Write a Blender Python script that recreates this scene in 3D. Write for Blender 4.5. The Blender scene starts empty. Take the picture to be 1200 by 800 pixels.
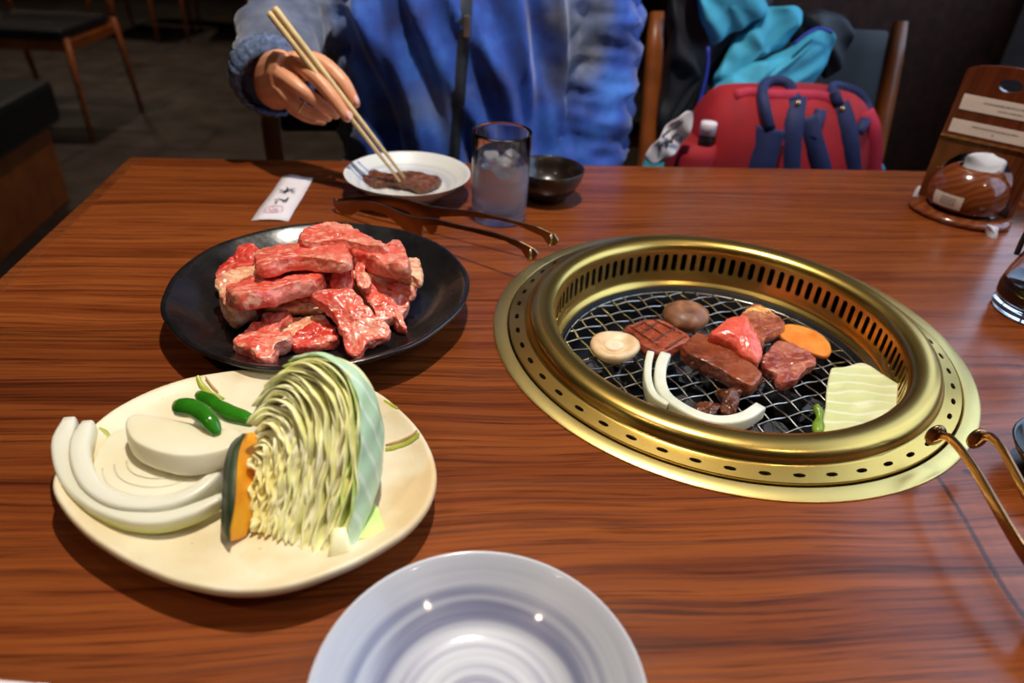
import bpy, bmesh, math, random
from mathutils import Vector, Matrix, noise, geometry
# ------------------------------------------------------------------ scene, camera, light
scene = bpy.context.scene
COL = scene.collection
random.seed(7)
V = Vector
# the table top is z = 0, the floor lies 0.72 m below it; x runs along the table, y away from the camera
F_PX, PITCH, ROLL, HC, YAW = 827.8, 0.581, 0.059, 0.3384, 0.1225
TABLE_H = 0.72
FLOOR = -TABLE_H
_rz = Matrix.Rotation(-YAW, 3, 'Z')
_r0, _u0 = V((1, 0, 0)), V((0, math.sin(PITCH), math.cos(PITCH)))
FWD = _rz @ V((0, math.cos(PITCH), -math.sin(PITCH)))
RGT = _rz @ (_r0 * math.cos(ROLL) + _u0 * math.sin(ROLL))
UPV = _rz @ (_u0 * math.cos(ROLL) - _r0 * math.sin(ROLL))
EYE = V((0, 0, HC))
cam_d = bpy.data.cameras.new('camera')
cam = bpy.data.objects.new('camera', cam_d)
COL.objects.link(cam)
cam_d.sensor_width = 36
cam_d.lens = F_PX / 1200 * 36
cam_d.clip_start = 0.01
cam_d.dof.use_dof = True
cam_d.dof.focus_distance = 0.55
cam_d.dof.aperture_fstop = 4.8
_m = Matrix((RGT, UPV, -FWD)).transposed().to_4x4()
_m.translation = EYE
cam.matrix_world = _m
scene.camera = cam

world = bpy.data.worlds.new('world')
scene.world = world
world.use_nodes = True
world.node_tree.nodes['Background'].inputs[0].default_value = (0.55, 0.66, 0.85, 1)
world.node_tree.nodes['Background'].inputs[1].default_value = 0.15
vs = scene.view_settings
vs.view_transform = 'Standard'
vs.look = 'None'
vs.gamma = 1
vs.use_curve_mapping = False
vs.exposure = 0.0

def lamp(name, kind, loc, energy, color, aim=None, **kw):
    d = bpy.data.lights.new(name, kind)
    d.energy = energy
    d.color = color
    for k, v in kw.items():
        setattr(d, k, v)
    o = bpy.data.objects.new(name, d)
    COL.objects.link(o)
    o.location = loc
    if aim is not None:
        o.rotation_euler = (V(aim) - V(loc)).to_track_quat('-Z', 'Y').to_euler()
    return o

# the hard ceiling spot above the table, softer warm downlights of the room, daylight at the right-hand window
lamp('table_spot_light', 'SPOT', (0.11, 0.62, 1.55), 98, (1.0, 0.92, 0.80), (0.12, 0.60, 0), shadow_soft_size=0.022, spot_size=math.radians(72), spot_blend=0.6)
for i, (x, y) in enumerate(((-1.6, 3.4), (0.0, 3.3), (-2.4, 5.2), (0.9, -0.6), (-1.0, -0.3))):
    lamp('downlight', 'SPOT', (x, y, 1.8), 60 if y > 1 else 26, (1.0, 0.80, 0.60), (x, y, 0), shadow_soft_size=0.03, spot_size=math.radians(95), spot_blend=0.7)
lamp('window_daylight', 'AREA', (1.36, 0.45, 0.85), 3.5, (0.62, 0.78, 1.0), (0.2, 0.45, 0.2), shape='RECTANGLE', size=1.3, size_y=1.3)

# ------------------------------------------------------------------ survey helpers
def ray(px, py):
    return FWD + RGT * ((px - 600) / F_PX) - UPV * ((py - 400) / F_PX)
def P(px, py, z=0.0):
    d = ray(px, py)
    return EYE + d * ((z - HC) / d.z)
def PY(px, py, y):
    d = ray(px, py)
    return EYE + d * (y / d.y)
def PN(px, py, o, n):
    d = ray(px, py)
    return EYE + d * ((V(o) - EYE).dot(n) / d.dot(n))
def PV(px, py, a, b):
    t = V(b) - V(a)
    return PN(px, py, a, V((-t.y, t.x, 0)))

# ------------------------------------------------------------------ object helpers
ORG = {}
def setp(o, label=None, cat=None, group=None, kind=None):
    for k, v in (('label', label), ('category', cat), ('group', group), ('kind', kind)):
        if v:
            o[k] = v
    return o
def thing(name, base, label, cat, group=None):
    o = bpy.data.objects.new(name, None)
    o.empty_display_size = 0.02
    COL.objects.link(o)
    o.location = base
    ORG[o] = V(base)
    return setp(o, label, cat, group)
def link(name, me, mat, parent=None, base=None):
    o = bpy.data.objects.new(name, me)
    COL.objects.link(o)
    if mat is not None:
        me.materials.clear()
        for m in (mat if isinstance(mat, (list, tuple)) else [mat]):
            me.materials.append(m)
    if parent is not None:
        org = ORG[parent]
        o.parent = parent
    else:
        org = V(base) if base is not None else V((0, 0, 0))
        o.location = org
    if org.length:
        me.transform(Matrix.Translation(-org))
    ORG[o] = org
    return o
def mesh(name, verts, faces, mat, parent=None, base=None, smooth=True, fmat=None, recalc=True):
    me = bpy.data.meshes.new(name)
    me.from_pydata([tuple(v) for v in verts], [], faces)
    if fmat:
        for p, i in zip(me.polygons, fmat):
            p.material_index = i
    if recalc:
        bm = bmesh.new()
        bm.from_mesh(me)
        bmesh.ops.recalc_face_normals(bm, faces=bm.faces)
        bm.to_mesh(me)
        bm.free()
    if smooth:
        me.polygons.foreach_set('use_smooth', [True] * len(me.polygons))
    me.update()
    return link(name, me, mat, parent, base)
def mod(o, kind, **kw):
    m = o.modifiers.new(kind.lower(), kind)
    for k, v in kw.items():
        setattr(m, k, v)
    return m
def sharp(o, ang=40):
    me = o.data
    me.polygons.foreach_set('use_smooth', [True] * len(me.polygons))
    me.set_sharp_from_angle(angle=math.radians(ang))
    return o
def flat_of(parts):
    vs_, fs_ = [], []
    for v, f in parts:
        k = len(vs_)
        vs_ += list(v)
        fs_ += [tuple(i + k for i in q) for q in f]
    return vs_, fs_
def box_vf(lo, hi):
    x0, y0, z0 = lo
    x1, y1, z1 = hi
    v = [V((x, y, z)) for x in (x0, x1) for y in (y0, y1) for z in (z0, z1)]
    return v, [(0, 1, 3, 2), (4, 6, 7, 5), (0, 4, 5, 1), (2, 3, 7, 6), (0, 2, 6, 4), (1, 5, 7, 3)]
def box(name, lo, hi, mat, parent=None, bevel=0.0, base=None):
    v, f = box_vf(lo, hi)
    o = mesh(name, v, f, mat, parent, base, smooth=False)
    if bevel:
        mod(o, 'BEVEL', width=bevel, segments=2)
    return o
def bar_vf(a, b, w, h, up=V((0, 0, 1))):
    a, b = V(a), V(b)
    t = (b - a).normalized()
    s = t.cross(up)
    s = (s if s.length > 1e-4 else t.cross(V((0, 1, 0)))).normalized()
    u = s.cross(t)
    v = []
    for p in (a, b):
        for i, j in ((-1, -1), (1, -1), (1, 1), (-1, 1)):
            v.append(p + s * (i * w / 2) + u * (j * h / 2))
    return v, [(0, 3, 2, 1), (4, 5, 6, 7), (0, 1, 5, 4), (1, 2, 6, 5), (2, 3, 7, 6), (3, 0, 4, 7)]
def bar(name, a, b, w, h, mat, parent=None, bevel=0.0, base=None):
    v, f = bar_vf(a, b, w, h)
    o = mesh(name, v, f, mat, parent, base, smooth=False)
    if bevel:
        mod(o, 'BEVEL', width=bevel, segments=2)
    return o
def lathe_vf(prof, c, n=64, wob=None):
    c = V(c)
    v, f = [], []
    for (r, z) in prof:
        for k in range(n):
            a = 2 * math.pi * k / n
            w = wob(a) if wob else 1.0
            v.append(c + V((r * w * math.cos(a), r * w * math.sin(a), z)))
    for i in range(len(prof) - 1):
        for k in range(n):
            k2 = (k + 1) % n
            f.append((i * n + k, i * n + k2, (i + 1) * n + k2, (i + 1) * n + k))
    if prof[0][0] > 1e-6 and prof[0][0] < 0.9 * max(p[0] for p in prof) and False:
        pass
    return v, f
def lathe(name, prof, c, mat, parent=None, n=64, wob=None, base=None, ang=None, recalc=True):
    prof = [(max(r, 1e-5), z) for r, z in prof]
    v, f = lathe_vf(prof, c, n, wob)
    o = mesh(name, v, f, mat, parent, base, recalc=recalc)
    if ang:
        sharp(o, ang)
    return o
def spline(pts, n):
    pts = [V(p) for p in pts]
    if len(pts) < 3:
        return [pts[0].lerp(pts[-1], i / (n - 1)) for i in range(n)]
    ext = [pts[0] * 2 - pts[1]] + pts + [pts[-1] * 2 - pts[-2]]
    cum = [0.0]
    for a, b in zip(pts, pts[1:]):
        cum.append(cum[-1] + max((b - a).length, 1e-9))
    out = []
    for i in range(n):
        s = cum[-1] * i / (n - 1)
        k = 0
        while k < len(pts) - 2 and cum[k + 1] < s:
            k += 1
        t = (s - cum[k]) / (cum[k + 1] - cum[k])
        p0, p1, p2, p3 = ext[k:k + 4]
        out.append(0.5 * ((2 * p1) + (p2 - p0) * t + (2 * p0 - 5 * p1 + 4 * p2 - p3) * t * t + (3 * p1 - p0 - 3 * p2 + p3) * t ** 3))
    return out
def spline1(vals, n):
    return [p.x for p in spline([V((v, 0, i)) for i, v in enumerate(vals)], n)]
def closed_spline(pts, n):
    pts = [V(p) for p in pts]
    m = len(pts)
    dens = []
    for k in range(m):
        p0, p1, p2, p3 = (pts[(k + j - 1) % m] for j in range(4))
        for i in range(8):
            t = i / 8
            dens.append(0.5 * ((2 * p1) + (p2 - p0) * t + (2 * p0 - 5 * p1 + 4 * p2 - p3) * t * t + (3 * p1 - p0 - 3 * p2 + p3) * t ** 3))
    cum = [0.0]
    for a, b in zip(dens, dens[1:] + dens[:1]):
        cum.append(cum[-1] + (b - a).length)
    out, k = [], 0
    for i in range(n):
        s = cum[-1] * i / n
        while cum[k + 1] < s:
            k += 1
        t = (s - cum[k]) / max(cum[k + 1] - cum[k], 1e-9)
        out.append(dens[k].lerp(dens[(k + 1) % len(dens)], t))
    return out
def tube_vf(path, radii, n=10, up=V((0, 0, 1)), flat=1.0, caps=True, power=2.0):
    """loft an (optionally flattened) super-ellipse along a path; radii may be floats or (side, up) pairs"""
    path = [V(p) for p in path]
    m = len(path)
    v, f = [], []
    last = None
    for i, p in enumerate(path):
        t = (path[min(i + 1, m - 1)] - path[max(i - 1, 0)]).normalized()
        s = t.cross(up)
        if s.length < 0.05:
            s = last if last else t.cross(V((0, 1, 0)))
        s.normalize()
        if last is not None and s.dot(last) < 0:
            s = -s
        last = s.copy()
        u = s.cross(t).normalized()
        r = radii[i] if isinstance(radii, (list, tuple)) else radii
        ra, rb = r if isinstance(r, (list, tuple)) else (r, r * flat)
        for k in range(n):
            a = 2 * math.pi * (k + 0.5) / n
            cx, sx = math.cos(a), math.sin(a)
            ex = 2.0 / power
            v.append(p + s * (ra * math.copysign(abs(cx) ** ex, cx)) + u * (rb * math.copysign(abs(sx) ** ex, sx)))
    for i in range(m - 1):
        for k in range(n):
            k2 = (k + 1) % n
            f.append((i * n + k, i * n + k2, (i + 1) * n + k2, (i + 1) * n + k))
    if caps:
        f.append(tuple(reversed(range(n))))
        f.append(tuple(range((m - 1) * n, m * n)))
    return v, f
def tube(name, path, radii, mat, parent=None, n=10, base=None, **kw):
    v, f = tube_vf(path, radii, n, **kw)
    return mesh(name, v, f, mat, parent, base)
def nz(p, s, seed=0.0):
    return noise.noise(V((p[0] * s + seed * 7.31, p[1] * s - seed * 3.17, p[2] * s + seed * 1.73)))
def slab_vf(outline, down, t, n=44, bulge=0.0, edge=0.25, rough=0.0006, rs=90, seed=0.0, under=0.92, warp=None, side=1.03):
    """pillow slab: `outline` is the rim of its top face (3-D points), `down` the direction of its thickness"""
    pts = closed_spline(outline, n)
    c = sum(pts, V()) / n
    down = V(down).normalized()
    rings = [(0.0, -bulge), (0.28, -bulge * 0.95), (0.55, -bulge * 0.8), (0.78, -bulge * 0.5), (0.93, -bulge * 0.15), (0.985, t * edge * 0.12), (1.0, t * edge * 0.75),
             (side, t * 0.5), (1.0, t * 0.88), (under * 0.97, t), (under * 0.6, t * 1.0), (0.0, t)]
    v, f, start = [], [], []
    for (s, d) in rings:
        start.append(len(v))
        if s == 0.0:
            v.append(c + down * d)
        else:
            for p in pts:
                v.append(c + (p - c) * s + down * d)
    for i in range(len(rings) - 1):
        a, b = start[i], start[i + 1]
        for k in range(n):
            k2 = (k + 1) % n
            if rings[i][0] == 0.0:
                f.append((a, b + k, b + k2))
            elif rings[i + 1][0] == 0.0:
                f.append((a + k, b, a + k2))
            else:
                f.append((a + k, b + k, b + k2, a + k2))
    out = []
    for q in v:
        q = q.copy()
        if warp:
            q = warp(q, c)
        d = V((nz(q, rs, seed), nz(q, rs, seed + 11), nz(q, rs, seed + 23))) * rough + V((nz(q, rs * .35, seed + 5), nz(q, rs * .35, seed + 31), nz(q, rs * .35, seed + 43))) * (rough * 1.6)
        out.append(q + d)
    return out, f
def slab(name, outline, t, mat, parent=None, base=None, down=(0, 0, -1), sub=1, **kw):
    v, f = slab_vf(outline, down, t, **kw)
    o = mesh(name, v, f, mat, parent, base)
    if sub:
        mod(o, 'SUBSURF', levels=sub, render_levels=sub)
    return o
def evaluated(o):
    dg = bpy.context.evaluated_depsgraph_get()
    dg.update()
    return bpy.data.meshes.new_from_object(o.evaluated_get(dg))
def fuse(parts, voxel, smooth=4, name='fused'):
    """union of overlapping closed shapes into one continuous mesh"""
    v, f = flat_of(parts)
    me = bpy.data.meshes.new('tmp')
    me.from_pydata([tuple(q) for q in v], [], f)
    bm = bmesh.new()
    bm.from_mesh(me)
    bmesh.ops.recalc_face_normals(bm, faces=bm.faces)
    bm.to_mesh(me)
    bm.free()
    o = bpy.data.objects.new('tmp', me)
    COL.objects.link(o)
    mod(o, 'REMESH', mode='VOXEL', voxel_size=voxel)
    if smooth:
        mod(o, 'SMOOTH', factor=0.5, iterations=smooth)
    out = evaluated(o)
    bpy.data.objects.remove(o)
    bpy.data.meshes.remove(me)
    out.name = name
    out.polygons.foreach_set('use_smooth', [True] * len(out.polygons))
    return out

# ------------------------------------------------------------------ materials
def lin(c):
    return tuple((x / 255 / 12.92 if x / 255 <= 0.04045 else ((x / 255 + 0.055) / 1.055) ** 2.4) for x in c)
class NT:
    def __init__(self, name):
        self.m = bpy.data.materials.new(name)
        self.m.use_nodes = True
        self.t = self.m.node_tree
        self.b = self.t.nodes['Principled BSDF']
        self.co = self.t.nodes.new('ShaderNodeTexCoord').outputs['Object']
    def n(self, kind, **kw):
        x = self.t.nodes.new('ShaderNode' + kind)
        for k, v in kw.items():
            if hasattr(x, k) and k not in ('Scale', 'Detail'):
                setattr(x, k, v)
            else:
                self.set(x.inputs[k.replace('_', ' ')], v)
        return x
    def set(self, sock, v):
        if hasattr(v, 'is_linked') or isinstance(v, bpy.types.NodeSocket):
            self.t.links.new(v, sock)
        elif isinstance(v, (tuple, list)) and len(v) == 3 and sock.type == 'RGBA':
            sock.default_value = (*v, 1)
        else:
            sock.default_value = v
    def map(self, scale=(1, 1, 1), rot=(0, 0, 0), loc=(0, 0, 0), src=None):
        x = self.t.nodes.new('ShaderNodeMapping')
        self.set(x.inputs['Vector'], src or self.co)
        x.inputs['Scale'].default_value = scale
        x.inputs['Rotation'].default_value = rot
        x.inputs['Location'].default_value = loc
        return x.outputs[0]
    def noise(self, scale=10, detail=4, vec=None, dist=0.0, rough=0.5):
        x = self.t.nodes.new('ShaderNodeTexNoise')
        self.set(x.inputs['Vector'], vec or self.co)
        x.inputs['Scale'].default_value = scale
        x.inputs['Detail'].default_value = detail
        x.inputs['Distortion'].default_value = dist
        x.inputs['Roughness'].default_value = rough
        return x.outputs[0]
    def ramp(self, fac, stops, interp='LINEAR'):
        x = self.t.nodes.new('ShaderNodeValToRGB')
        self.set(x.inputs[0], fac)
        r = x.color_ramp
        r.interpolation = interp
        while len(r.elements) < len(stops):
            r.elements.new(0.5)
        for e, (p, c) in zip(r.elements, stops):
            e.position = p
            e.color = (*c, 1) if len(c) == 3 else c
        return x.outputs[0]
    def mix(self, fac, a, b, mode='MIX'):
        x = self.t.nodes.new('ShaderNodeMix')
        x.data_type = 'RGBA'
        x.blend_type = mode
        self.set(x.inputs[0], fac)
        self.set(x.inputs[6], a)
        self.set(x.inputs[7], b)
        return x.outputs[2]
    def math(self, op, a, b=0.0, c=None):
        x = self.t.nodes.new('ShaderNodeMath')
        x.operation = op
        self.set(x.inputs[0], a)
        self.set(x.inputs[1], b)
        if c is not None:
            self.set(x.inputs[2], c)
        return x.outputs[0]
    def sep(self, vec=None):
        x = self.t.nodes.new('ShaderNodeSeparateXYZ')
        self.set(x.inputs[0], vec or self.co)
        return x.outputs
    def bump(self, h, strength=0.3, dist=0.001):
        x = self.t.nodes.new('ShaderNodeBump')
        x.inputs['Strength'].default_value = strength
        x.inputs['Distance'].default_value = dist
        self.set(x.inputs['Height'], h)
        self.set(self.b.inputs['Normal'], x.outputs[0])
        return self
    def p(self, **kw):
        names = dict(color='Base Color', rough='Roughness', metal='Metallic', coat='Coat Weight', coatr='Coat Roughness', sss='Subsurface Weight', sssr='Subsurface Radius',
                     ssss='Subsurface Scale', trans='Transmission Weight', ior='IOR', emit='Emission Color', emits='Emission Strength', sheen='Sheen Weight', spec='Specular IOR Level', alpha='Alpha', aniso='Anisotropic')
        for k, v in kw.items():
            self.set(self.b.inputs[names[k]], v)
        return self
def plain(name, color, rough=0.5, var=0.25, scale=30, bump=0.0, bscale=200, **kw):
    """a base colour with procedural mottling and fine relief"""
    m = NT(name)
    c2 = tuple(x * (1 - var) for x in color)
    c1 = tuple(min(1, x * (1 + var * 0.6)) for x in color)
    m.p(color=m.ramp(m.noise(scale, 5), [(0.3, c2), (0.7, c1)]), rough=rough, **kw)
    if bump:
        m.bump(m.noise(bscale, 3), bump)
    return m.m
# ------------------------------------------------------------------ surfaces of the setting
def m_table_wood(name, dark, mid, light, rough=0.24, seed=0.0):
    m = NT(name)
    x, y, z = m.sep()
    # long wavering figure along x: several layers of stretched noise, one veneer leaf every ~0.17 m
    leaf = m.math('FLOOR', m.math('DIVIDE', m.math('ADD', y, m.math('MULTIPLY', x, 0.03)), 0.172))
    off = m.math('MULTIPLY', leaf, 3.713 + seed)
    comb = m.n('CombineXYZ', X=m.math('ADD', x, off), Y=y, Z=off).outputs[0]
    wob = m.noise(2.2, 2, m.map((1, 2.5, 1), src=comb))
    comb2 = m.n('CombineXYZ', X=m.math('ADD', x, off), Y=m.math('ADD', y, m.math('MULTIPLY', wob, 0.055)), Z=off).outputs[0]
    g1 = m.noise(1, 5, m.map((1.1, 42, 1), src=comb2), rough=0.62)
    g2 = m.noise(1, 5, m.map((2.4, 210, 1), src=comb2), rough=0.68)
    g3 = m.noise(1, 3, m.map((12, 460, 1), src=comb2), rough=0.6)
    a = m.ramp(g1, [(0.30, dark), (0.43, mid), (0.56, light), (0.68, mid)])
    b = m.ramp(g2, [(0.36, tuple(q * 0.40 for q in dark)), (0.45, mid), (0.66, light)])
    c = m.mix(0.52, a, b)
    tone = m.ramp(m.noise(1.7, 1, comb), [(0.3, (0.80, 0.78, 0.76)), (0.7, (1.12, 1.10, 1.08))])
    c = m.mix(1.0, c, tone, 'MULTIPLY')
    pores = m.ramp(g3, [(0.34, (0.36, 0.31, 0.29)), (0.47, (1, 1, 1))])
    c = m.mix(0.75, c, pores, 'MULTIPLY')
    m.p(color=c, rough=m.ramp(g2, [(0.3, (rough + 0.09,) * 3), (0.7, (rough - 0.03,) * 3)]), coat=0.12, coatr=0.14, spec=0.38)
    m.bump(g3, 0.12, 0.0004)
    return m.m
M_TABLE = m_table_wood('table_veneer', (0.038, 0.0072, 0.0022), (0.166, 0.0345, 0.0074), (0.300, 0.0780, 0.0168))
M_EDGE = m_table_wood('table_edge_wood', (0.075, 0.016, 0.005), (0.165, 0.040, 0.010), (0.22, 0.06, 0.014), seed=1.3)
M_DARKWOOD = plain('dark_brown_wood', lin((62, 30, 16)), 0.42, 0.5, 14, 0.1, coat=0.2)
M_CHAIRWOOD = plain('chair_wood', lin((150, 78, 30)), 0.38, 0.35, 16, 0.08, coat=0.25)
M_WALLDARK = plain('dark_wall', lin((74, 38, 20)), 0.75, 0.45, 45, 0.35, 260)
M_WALLGREY = plain('grey_blue_wall', lin((196, 208, 228)), 0.7, 0.12, 12, 0.1)
M_CEIL = plain('ceiling_paint', lin((206, 190, 165)), 0.9, 0.15, 8)
m = NT('floor_tiles')
br = m.n('TexBrick', Color1=(0.046, 0.036, 0.030), Color2=(0.080, 0.062, 0.052), Mortar=(0.016, 0.013, 0.012), Scale=1.0)
br.inputs['Mortar Size'].default_value = 0.008
br.inputs['Brick Width'].default_value = 0.9
br.inputs['Row Height'].default_value = 0.30
m.set(br.inputs['Vector'], m.map((1, 1, 1), (0, 0, 0.1)))
m.p(color=m.mix(0.5, br.outputs[0], m.ramp(m.noise(5, 6), [(0.3, (0.02, 0.017, 0.015)), (0.7, (0.075, 0.058, 0.048))])), rough=m.ramp(m.noise(9, 4), [(0.3, (0.3,) * 3), (0.7, (0.55,) * 3)]))
m.bump(br.outputs['Fac'], 0.3, 0.002)
M_FLOOR = m.m
# ------------------------------------------------------------------ the room
def struct(o, kind='structure', label=None):
    return setp(o, label, None, None, kind)
struct(box('floor', (-4.0, -2.2, FLOOR - 0.05), (1.6, 7.6, FLOOR), M_FLOOR))
struct(box('ceiling', (-4.0, -2.2, 1.88), (1.6, 7.6, 1.95), M_CEIL))
struct(box('wall_back', (-4.0, 7.5, FLOOR), (1.5, 7.6, 1.88), M_WALLDARK))
struct(box('wall_side', (1.41, 1.83, FLOOR), (1.5, 7.5, 1.88), M_WALLDARK))
struct(box('wall_left', (-4.0, -2.2, FLOOR), (-3.9, 7.5, 1.88), M_WALLDARK))
struct(box('wall_front', (-3.9, -2.2, FLOOR), (1.6, -2.1, 1.88), M_WALLDARK))
struct(box('wall_partition', (0.62, 1.75, FLOOR), (1.41, 1.83, 1.88), M_WALLDARK))
# right-hand wall with a tall frosted window; the reveal is four wall pieces round the opening
rw = box('wall_right', (1.41, -2.1, FLOOR), (1.5, -0.35, 1.88), M_WALLGREY)
struct(rw)
for lo, hi in (((1.41, 1.70, FLOOR), (1.5, 1.83, 1.88)), ((1.41, -0.35, FLOOR), (1.5, 1.70, 0.24)), ((1.41, -0.35, 1.62), (1.5, 1.70, 1.88))):
    struct(box('wall_right', lo, hi, M_WALLGREY))
m = NT('frosted_daylight_glass')
m.p(color=(0.55, 0.65, 0.8), rough=0.5, emit=(0.50, 0.70, 1.0), emits=2.4)
M_FROST = m.m
win = thing('window_1', (1.45, 0.68, 0.24), None, None)
win['kind'] = 'structure'
for k in range(4):
    y0 = -0.32 + k * 0.505
    box('pane', (1.455, y0, 0.27), (1.462, y0 + 0.475, 1.60), M_FROST, win)
for k in range(5):
    y0 = -0.35 + k * 0.505
    box('mullion', (1.43, y0, 0.24), (1.48, y0 + 0.03, 1.62), M_DARKWOOD, win)
for z in (0.24, 1.59):
    box('frame_rail', (1.43, -0.32, z), (1.48, 1.67, z + 0.03), M_DARKWOOD, win)

# ------------------------------------------------------------------ table
RC = V((0.257, 0.522, 0))            # centre of the built-in roaster
TX0, TX1, TY0, TY1 = -0.411, 0.925, 0.08, 0.9636
tb = thing('dining_table', (RC.x, RC.y, FLOOR), 'reddish brown wood dining table with a round brass grill set into its top', 'table')
def table_top():
    n = 96
    band = 0.016
    v, f = [], []
    x0, x1, y0, y1 = TX0 + band, TX1 - band, TY0, TY1
    R = 0.1990
    def edge_pt(a):
        d = V((math.cos(a), math.sin(a), 0))
        t = min(((x1 if d.x > 0 else x0) - RC.x) / d.x if abs(d.x) > 1e-9 else 9, ((y1 if d.y > 0 else y0) - RC.y) / d.y if abs(d.y) > 1e-9 else 9)
        return RC + d * t
    angs = sorted([2 * math.pi * k / n for k in range(n)] + [math.atan2(y - RC.y, x - RC.x) % (2 * math.pi) for x in (x0, x1) for y in (y0, y1)])
    m_ = len(angs)
    for z in (0.0, -0.035):
        for a in angs:
            v.append(RC + V((R * math.cos(a), R * math.sin(a), z)))
        for a in angs:
            v.append(edge_pt(a) + V((0, 0, z)))
    for k in range(m_):
        k2 = (k + 1) % m_
        f += [(k, k2, m_ + k2, m_ + k), (2 * m_ + k, 3 * m_ + k, 3 * m_ + k2, 2 * m_ + k2), (k, 2 * m_ + k, 2 * m_ + k2, k2), (m_ + k, m_ + k2, 3 * m_ + k2, 3 * m_ + k)]
    return mesh('table_top', v, f, M_TABLE, tb, smooth=False)
table_top()
for x0 in (TX0, TX1 - 0.016):
    v, f = box_vf((x0, TY0, -0.035), (x0 + 0.016, TY1, 0.0))
    o = mesh('edge_band', v, f, M_EDGE, tb, smooth=False)
    mod(o, 'BEVEL', width=0.002, segments=2)
for y0 in (TY0 - 0.004, TY1 + 0.0):
    box('edge_band', (TX0 + 0.002, y0, -0.033), (TX1 - 0.002, y0 + 0.004, -0.001), M_EDGE, tb)
for lo, hi in (((-0.24, -0.24), (-0.22, 0.24)), ((0.22, -0.24), (0.24, 0.24)), ((-0.22, -0.24), (0.22, -0.22)), ((-0.22, 0.22), (0.22, 0.24))):
    box('apron', (RC.x + lo[0], RC.y + lo[1], -0.30), (RC.x + hi[0], RC.y + hi[1], -0.036), M_DARKWOOD, tb)
for sx in (-1, 1):
    for sy in (-1, 1):
        x, y = RC.x + (0.640 if sx > 0 else -0.625), RC.y + sy * 0.38
        box('leg', (x - 0.03, y - 0.03, FLOOR), (x + 0.03, y + 0.03, -0.036), M_DARKWOOD, tb, 0.003)
# ------------------------------------------------------------------ roaster
def m_brass(name, col, rough):
    m = NT(name)
    br_ = m.noise(1, 4, m.map((500, 500, 30)))
    sm = m.noise(14, 5)
    c = m.mix(m.ramp(sm, [(0.35, (0, 0, 0)), (0.75, (1, 1, 1))]), col, tuple(q * f_ for q, f_ in zip(col, (0.90, 0.86, 0.78))))
    m.p(color=c, metal=1.0, rough=m.math('ADD', m.math('MULTIPLY', br_, 0.05), rough))
    m.bump(m.noise(900, 2), 0.02, 0.0002)
    return m.m
M_BRASS = m_brass('brushed_brass', (0.70, 0.47, 0.125), 0.26)
M_BRASS2 = m_brass('pale_brass_flange', (0.80, 0.62, 0.23), 0.34)
M_SOOT = plain('sooty_iron', (0.012, 0.012, 0.014), 0.55, 0.5, 60, 0.3, metal=0.6)
M_COAL = plain('ash_grey_stone', (0.055, 0.058, 0.075), 0.8, 0.6, 60, 0.6, 300)
ro = thing('table_grill', RC + V((0, 0, -0.12)), 'round brass smokeless table grill built into the wooden table top', 'grill')
lathe('flange', [(0.1964, -0.012), (0.1964, 0.0014), (0.1972, 0.0022), (0.2075, 0.0022), (0.2092, 0.0012), (0.2092, 0.0002), (0.200, 0.0002)], RC, M_BRASS2, ro, 160, ang=35)
def slot_ring(name, nslots, outer, inner, mapf, thick, mat, seglen):
    """ring of panels, each pierced by one rounded slot; outer/inner are loops in (u, v) panel space"""
    v, f = [], []
    m_ = len(outer)
    for k in range(nslots):
        s = len(v)
        for loop, d in ((outer, 0), (inner, 0), (inner, thick)):
            for (u, w) in loop:
                v.append(mapf((k + u) / nslots * 2 * math.pi, w, d))
        for i in range(m_):
            j = (i + 1) % m_
            f += [(s + i, s + j, s + m_ + j, s + m_ + i), (s + m_ + i, s + m_ + j, s + 2 * m_ + j, s + 2 * m_ + i)]
    o = mesh(name, v, f, mat, ro)
    bm = bmesh.new()
    bm.from_mesh(o.data)
    bmesh.ops.remove_doubles(bm, verts=bm.verts, dist=1e-5)
    bm.to_mesh(o.data)
    bm.free()
    return sharp(o, 30)
def stadium(hu, v0, v1, hv, k=5):
    """loops: slot half-width hu (in u), straight part v0..v1, cap height hv; panel is u in -.5..+.5, w in 0..1"""
    inn, out = [], []
    for i in range(k):
        a = math.pi * i / (k - 1)
        inn.append((hu * math.cos(a), v1 + hv * math.sin(a)))
        out.append((0.5 * math.cos(a) / max(abs(math.cos(a)), abs(math.sin(a))) if 0 < i < k - 1 else (0.5 if i == 0 else -0.5), 1.0 if 0 < i < k - 1 else v1))
    for i in range(k):
        a = math.pi + math.pi * i / (k - 1)
        inn.append((hu * math.cos(a), v0 + hv * math.sin(a)))
        out.append((0.5 * math.cos(a) / max(abs(math.cos(a)), abs(math.sin(a))) if 0 < i < k - 1 else (-0.5 if i == 0 else 0.5), 0.0 if 0 < i < k - 1 else v0))
    return out, inn
# slotted sloping collar around the crest
o_, i_ = stadium(0.18, 0.46, 0.54, 0.10)
def collar_map(a, w, d):
    r = 0.1946 - 0.0129 * w
    z = 0.0040 + 0.0022 * w
    return RC + V((r * math.cos(a), r * math.sin(a), z + d))
slot_ring('slotted_collar', 50, o_, i_, collar_map, -0.0025, M_BRASS, 0)
lathe('collar_edge', [(0.1946, 0.0040), (0.1950, 0.0034), (0.1950, 0.0008), (0.1944, 0.0006)], RC, M_BRASS, ro, 160)
lathe('rim', [(0.1817, 0.0062), (0.1806, 0.0066), (0.1796, 0.0080), (0.1788, 0.0110), (0.1774, 0.0146), (0.1740, 0.0170), (0.1690, 0.0178), (0.1620, 0.0178), (0.1562, 0.0155), (0.1540, 0.0120), (0.1533, 0.0075)], RC, M_BRASS, ro, 160)
o_, i_ = stadium(0.27, 0.22, 0.78, 0.10)
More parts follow.
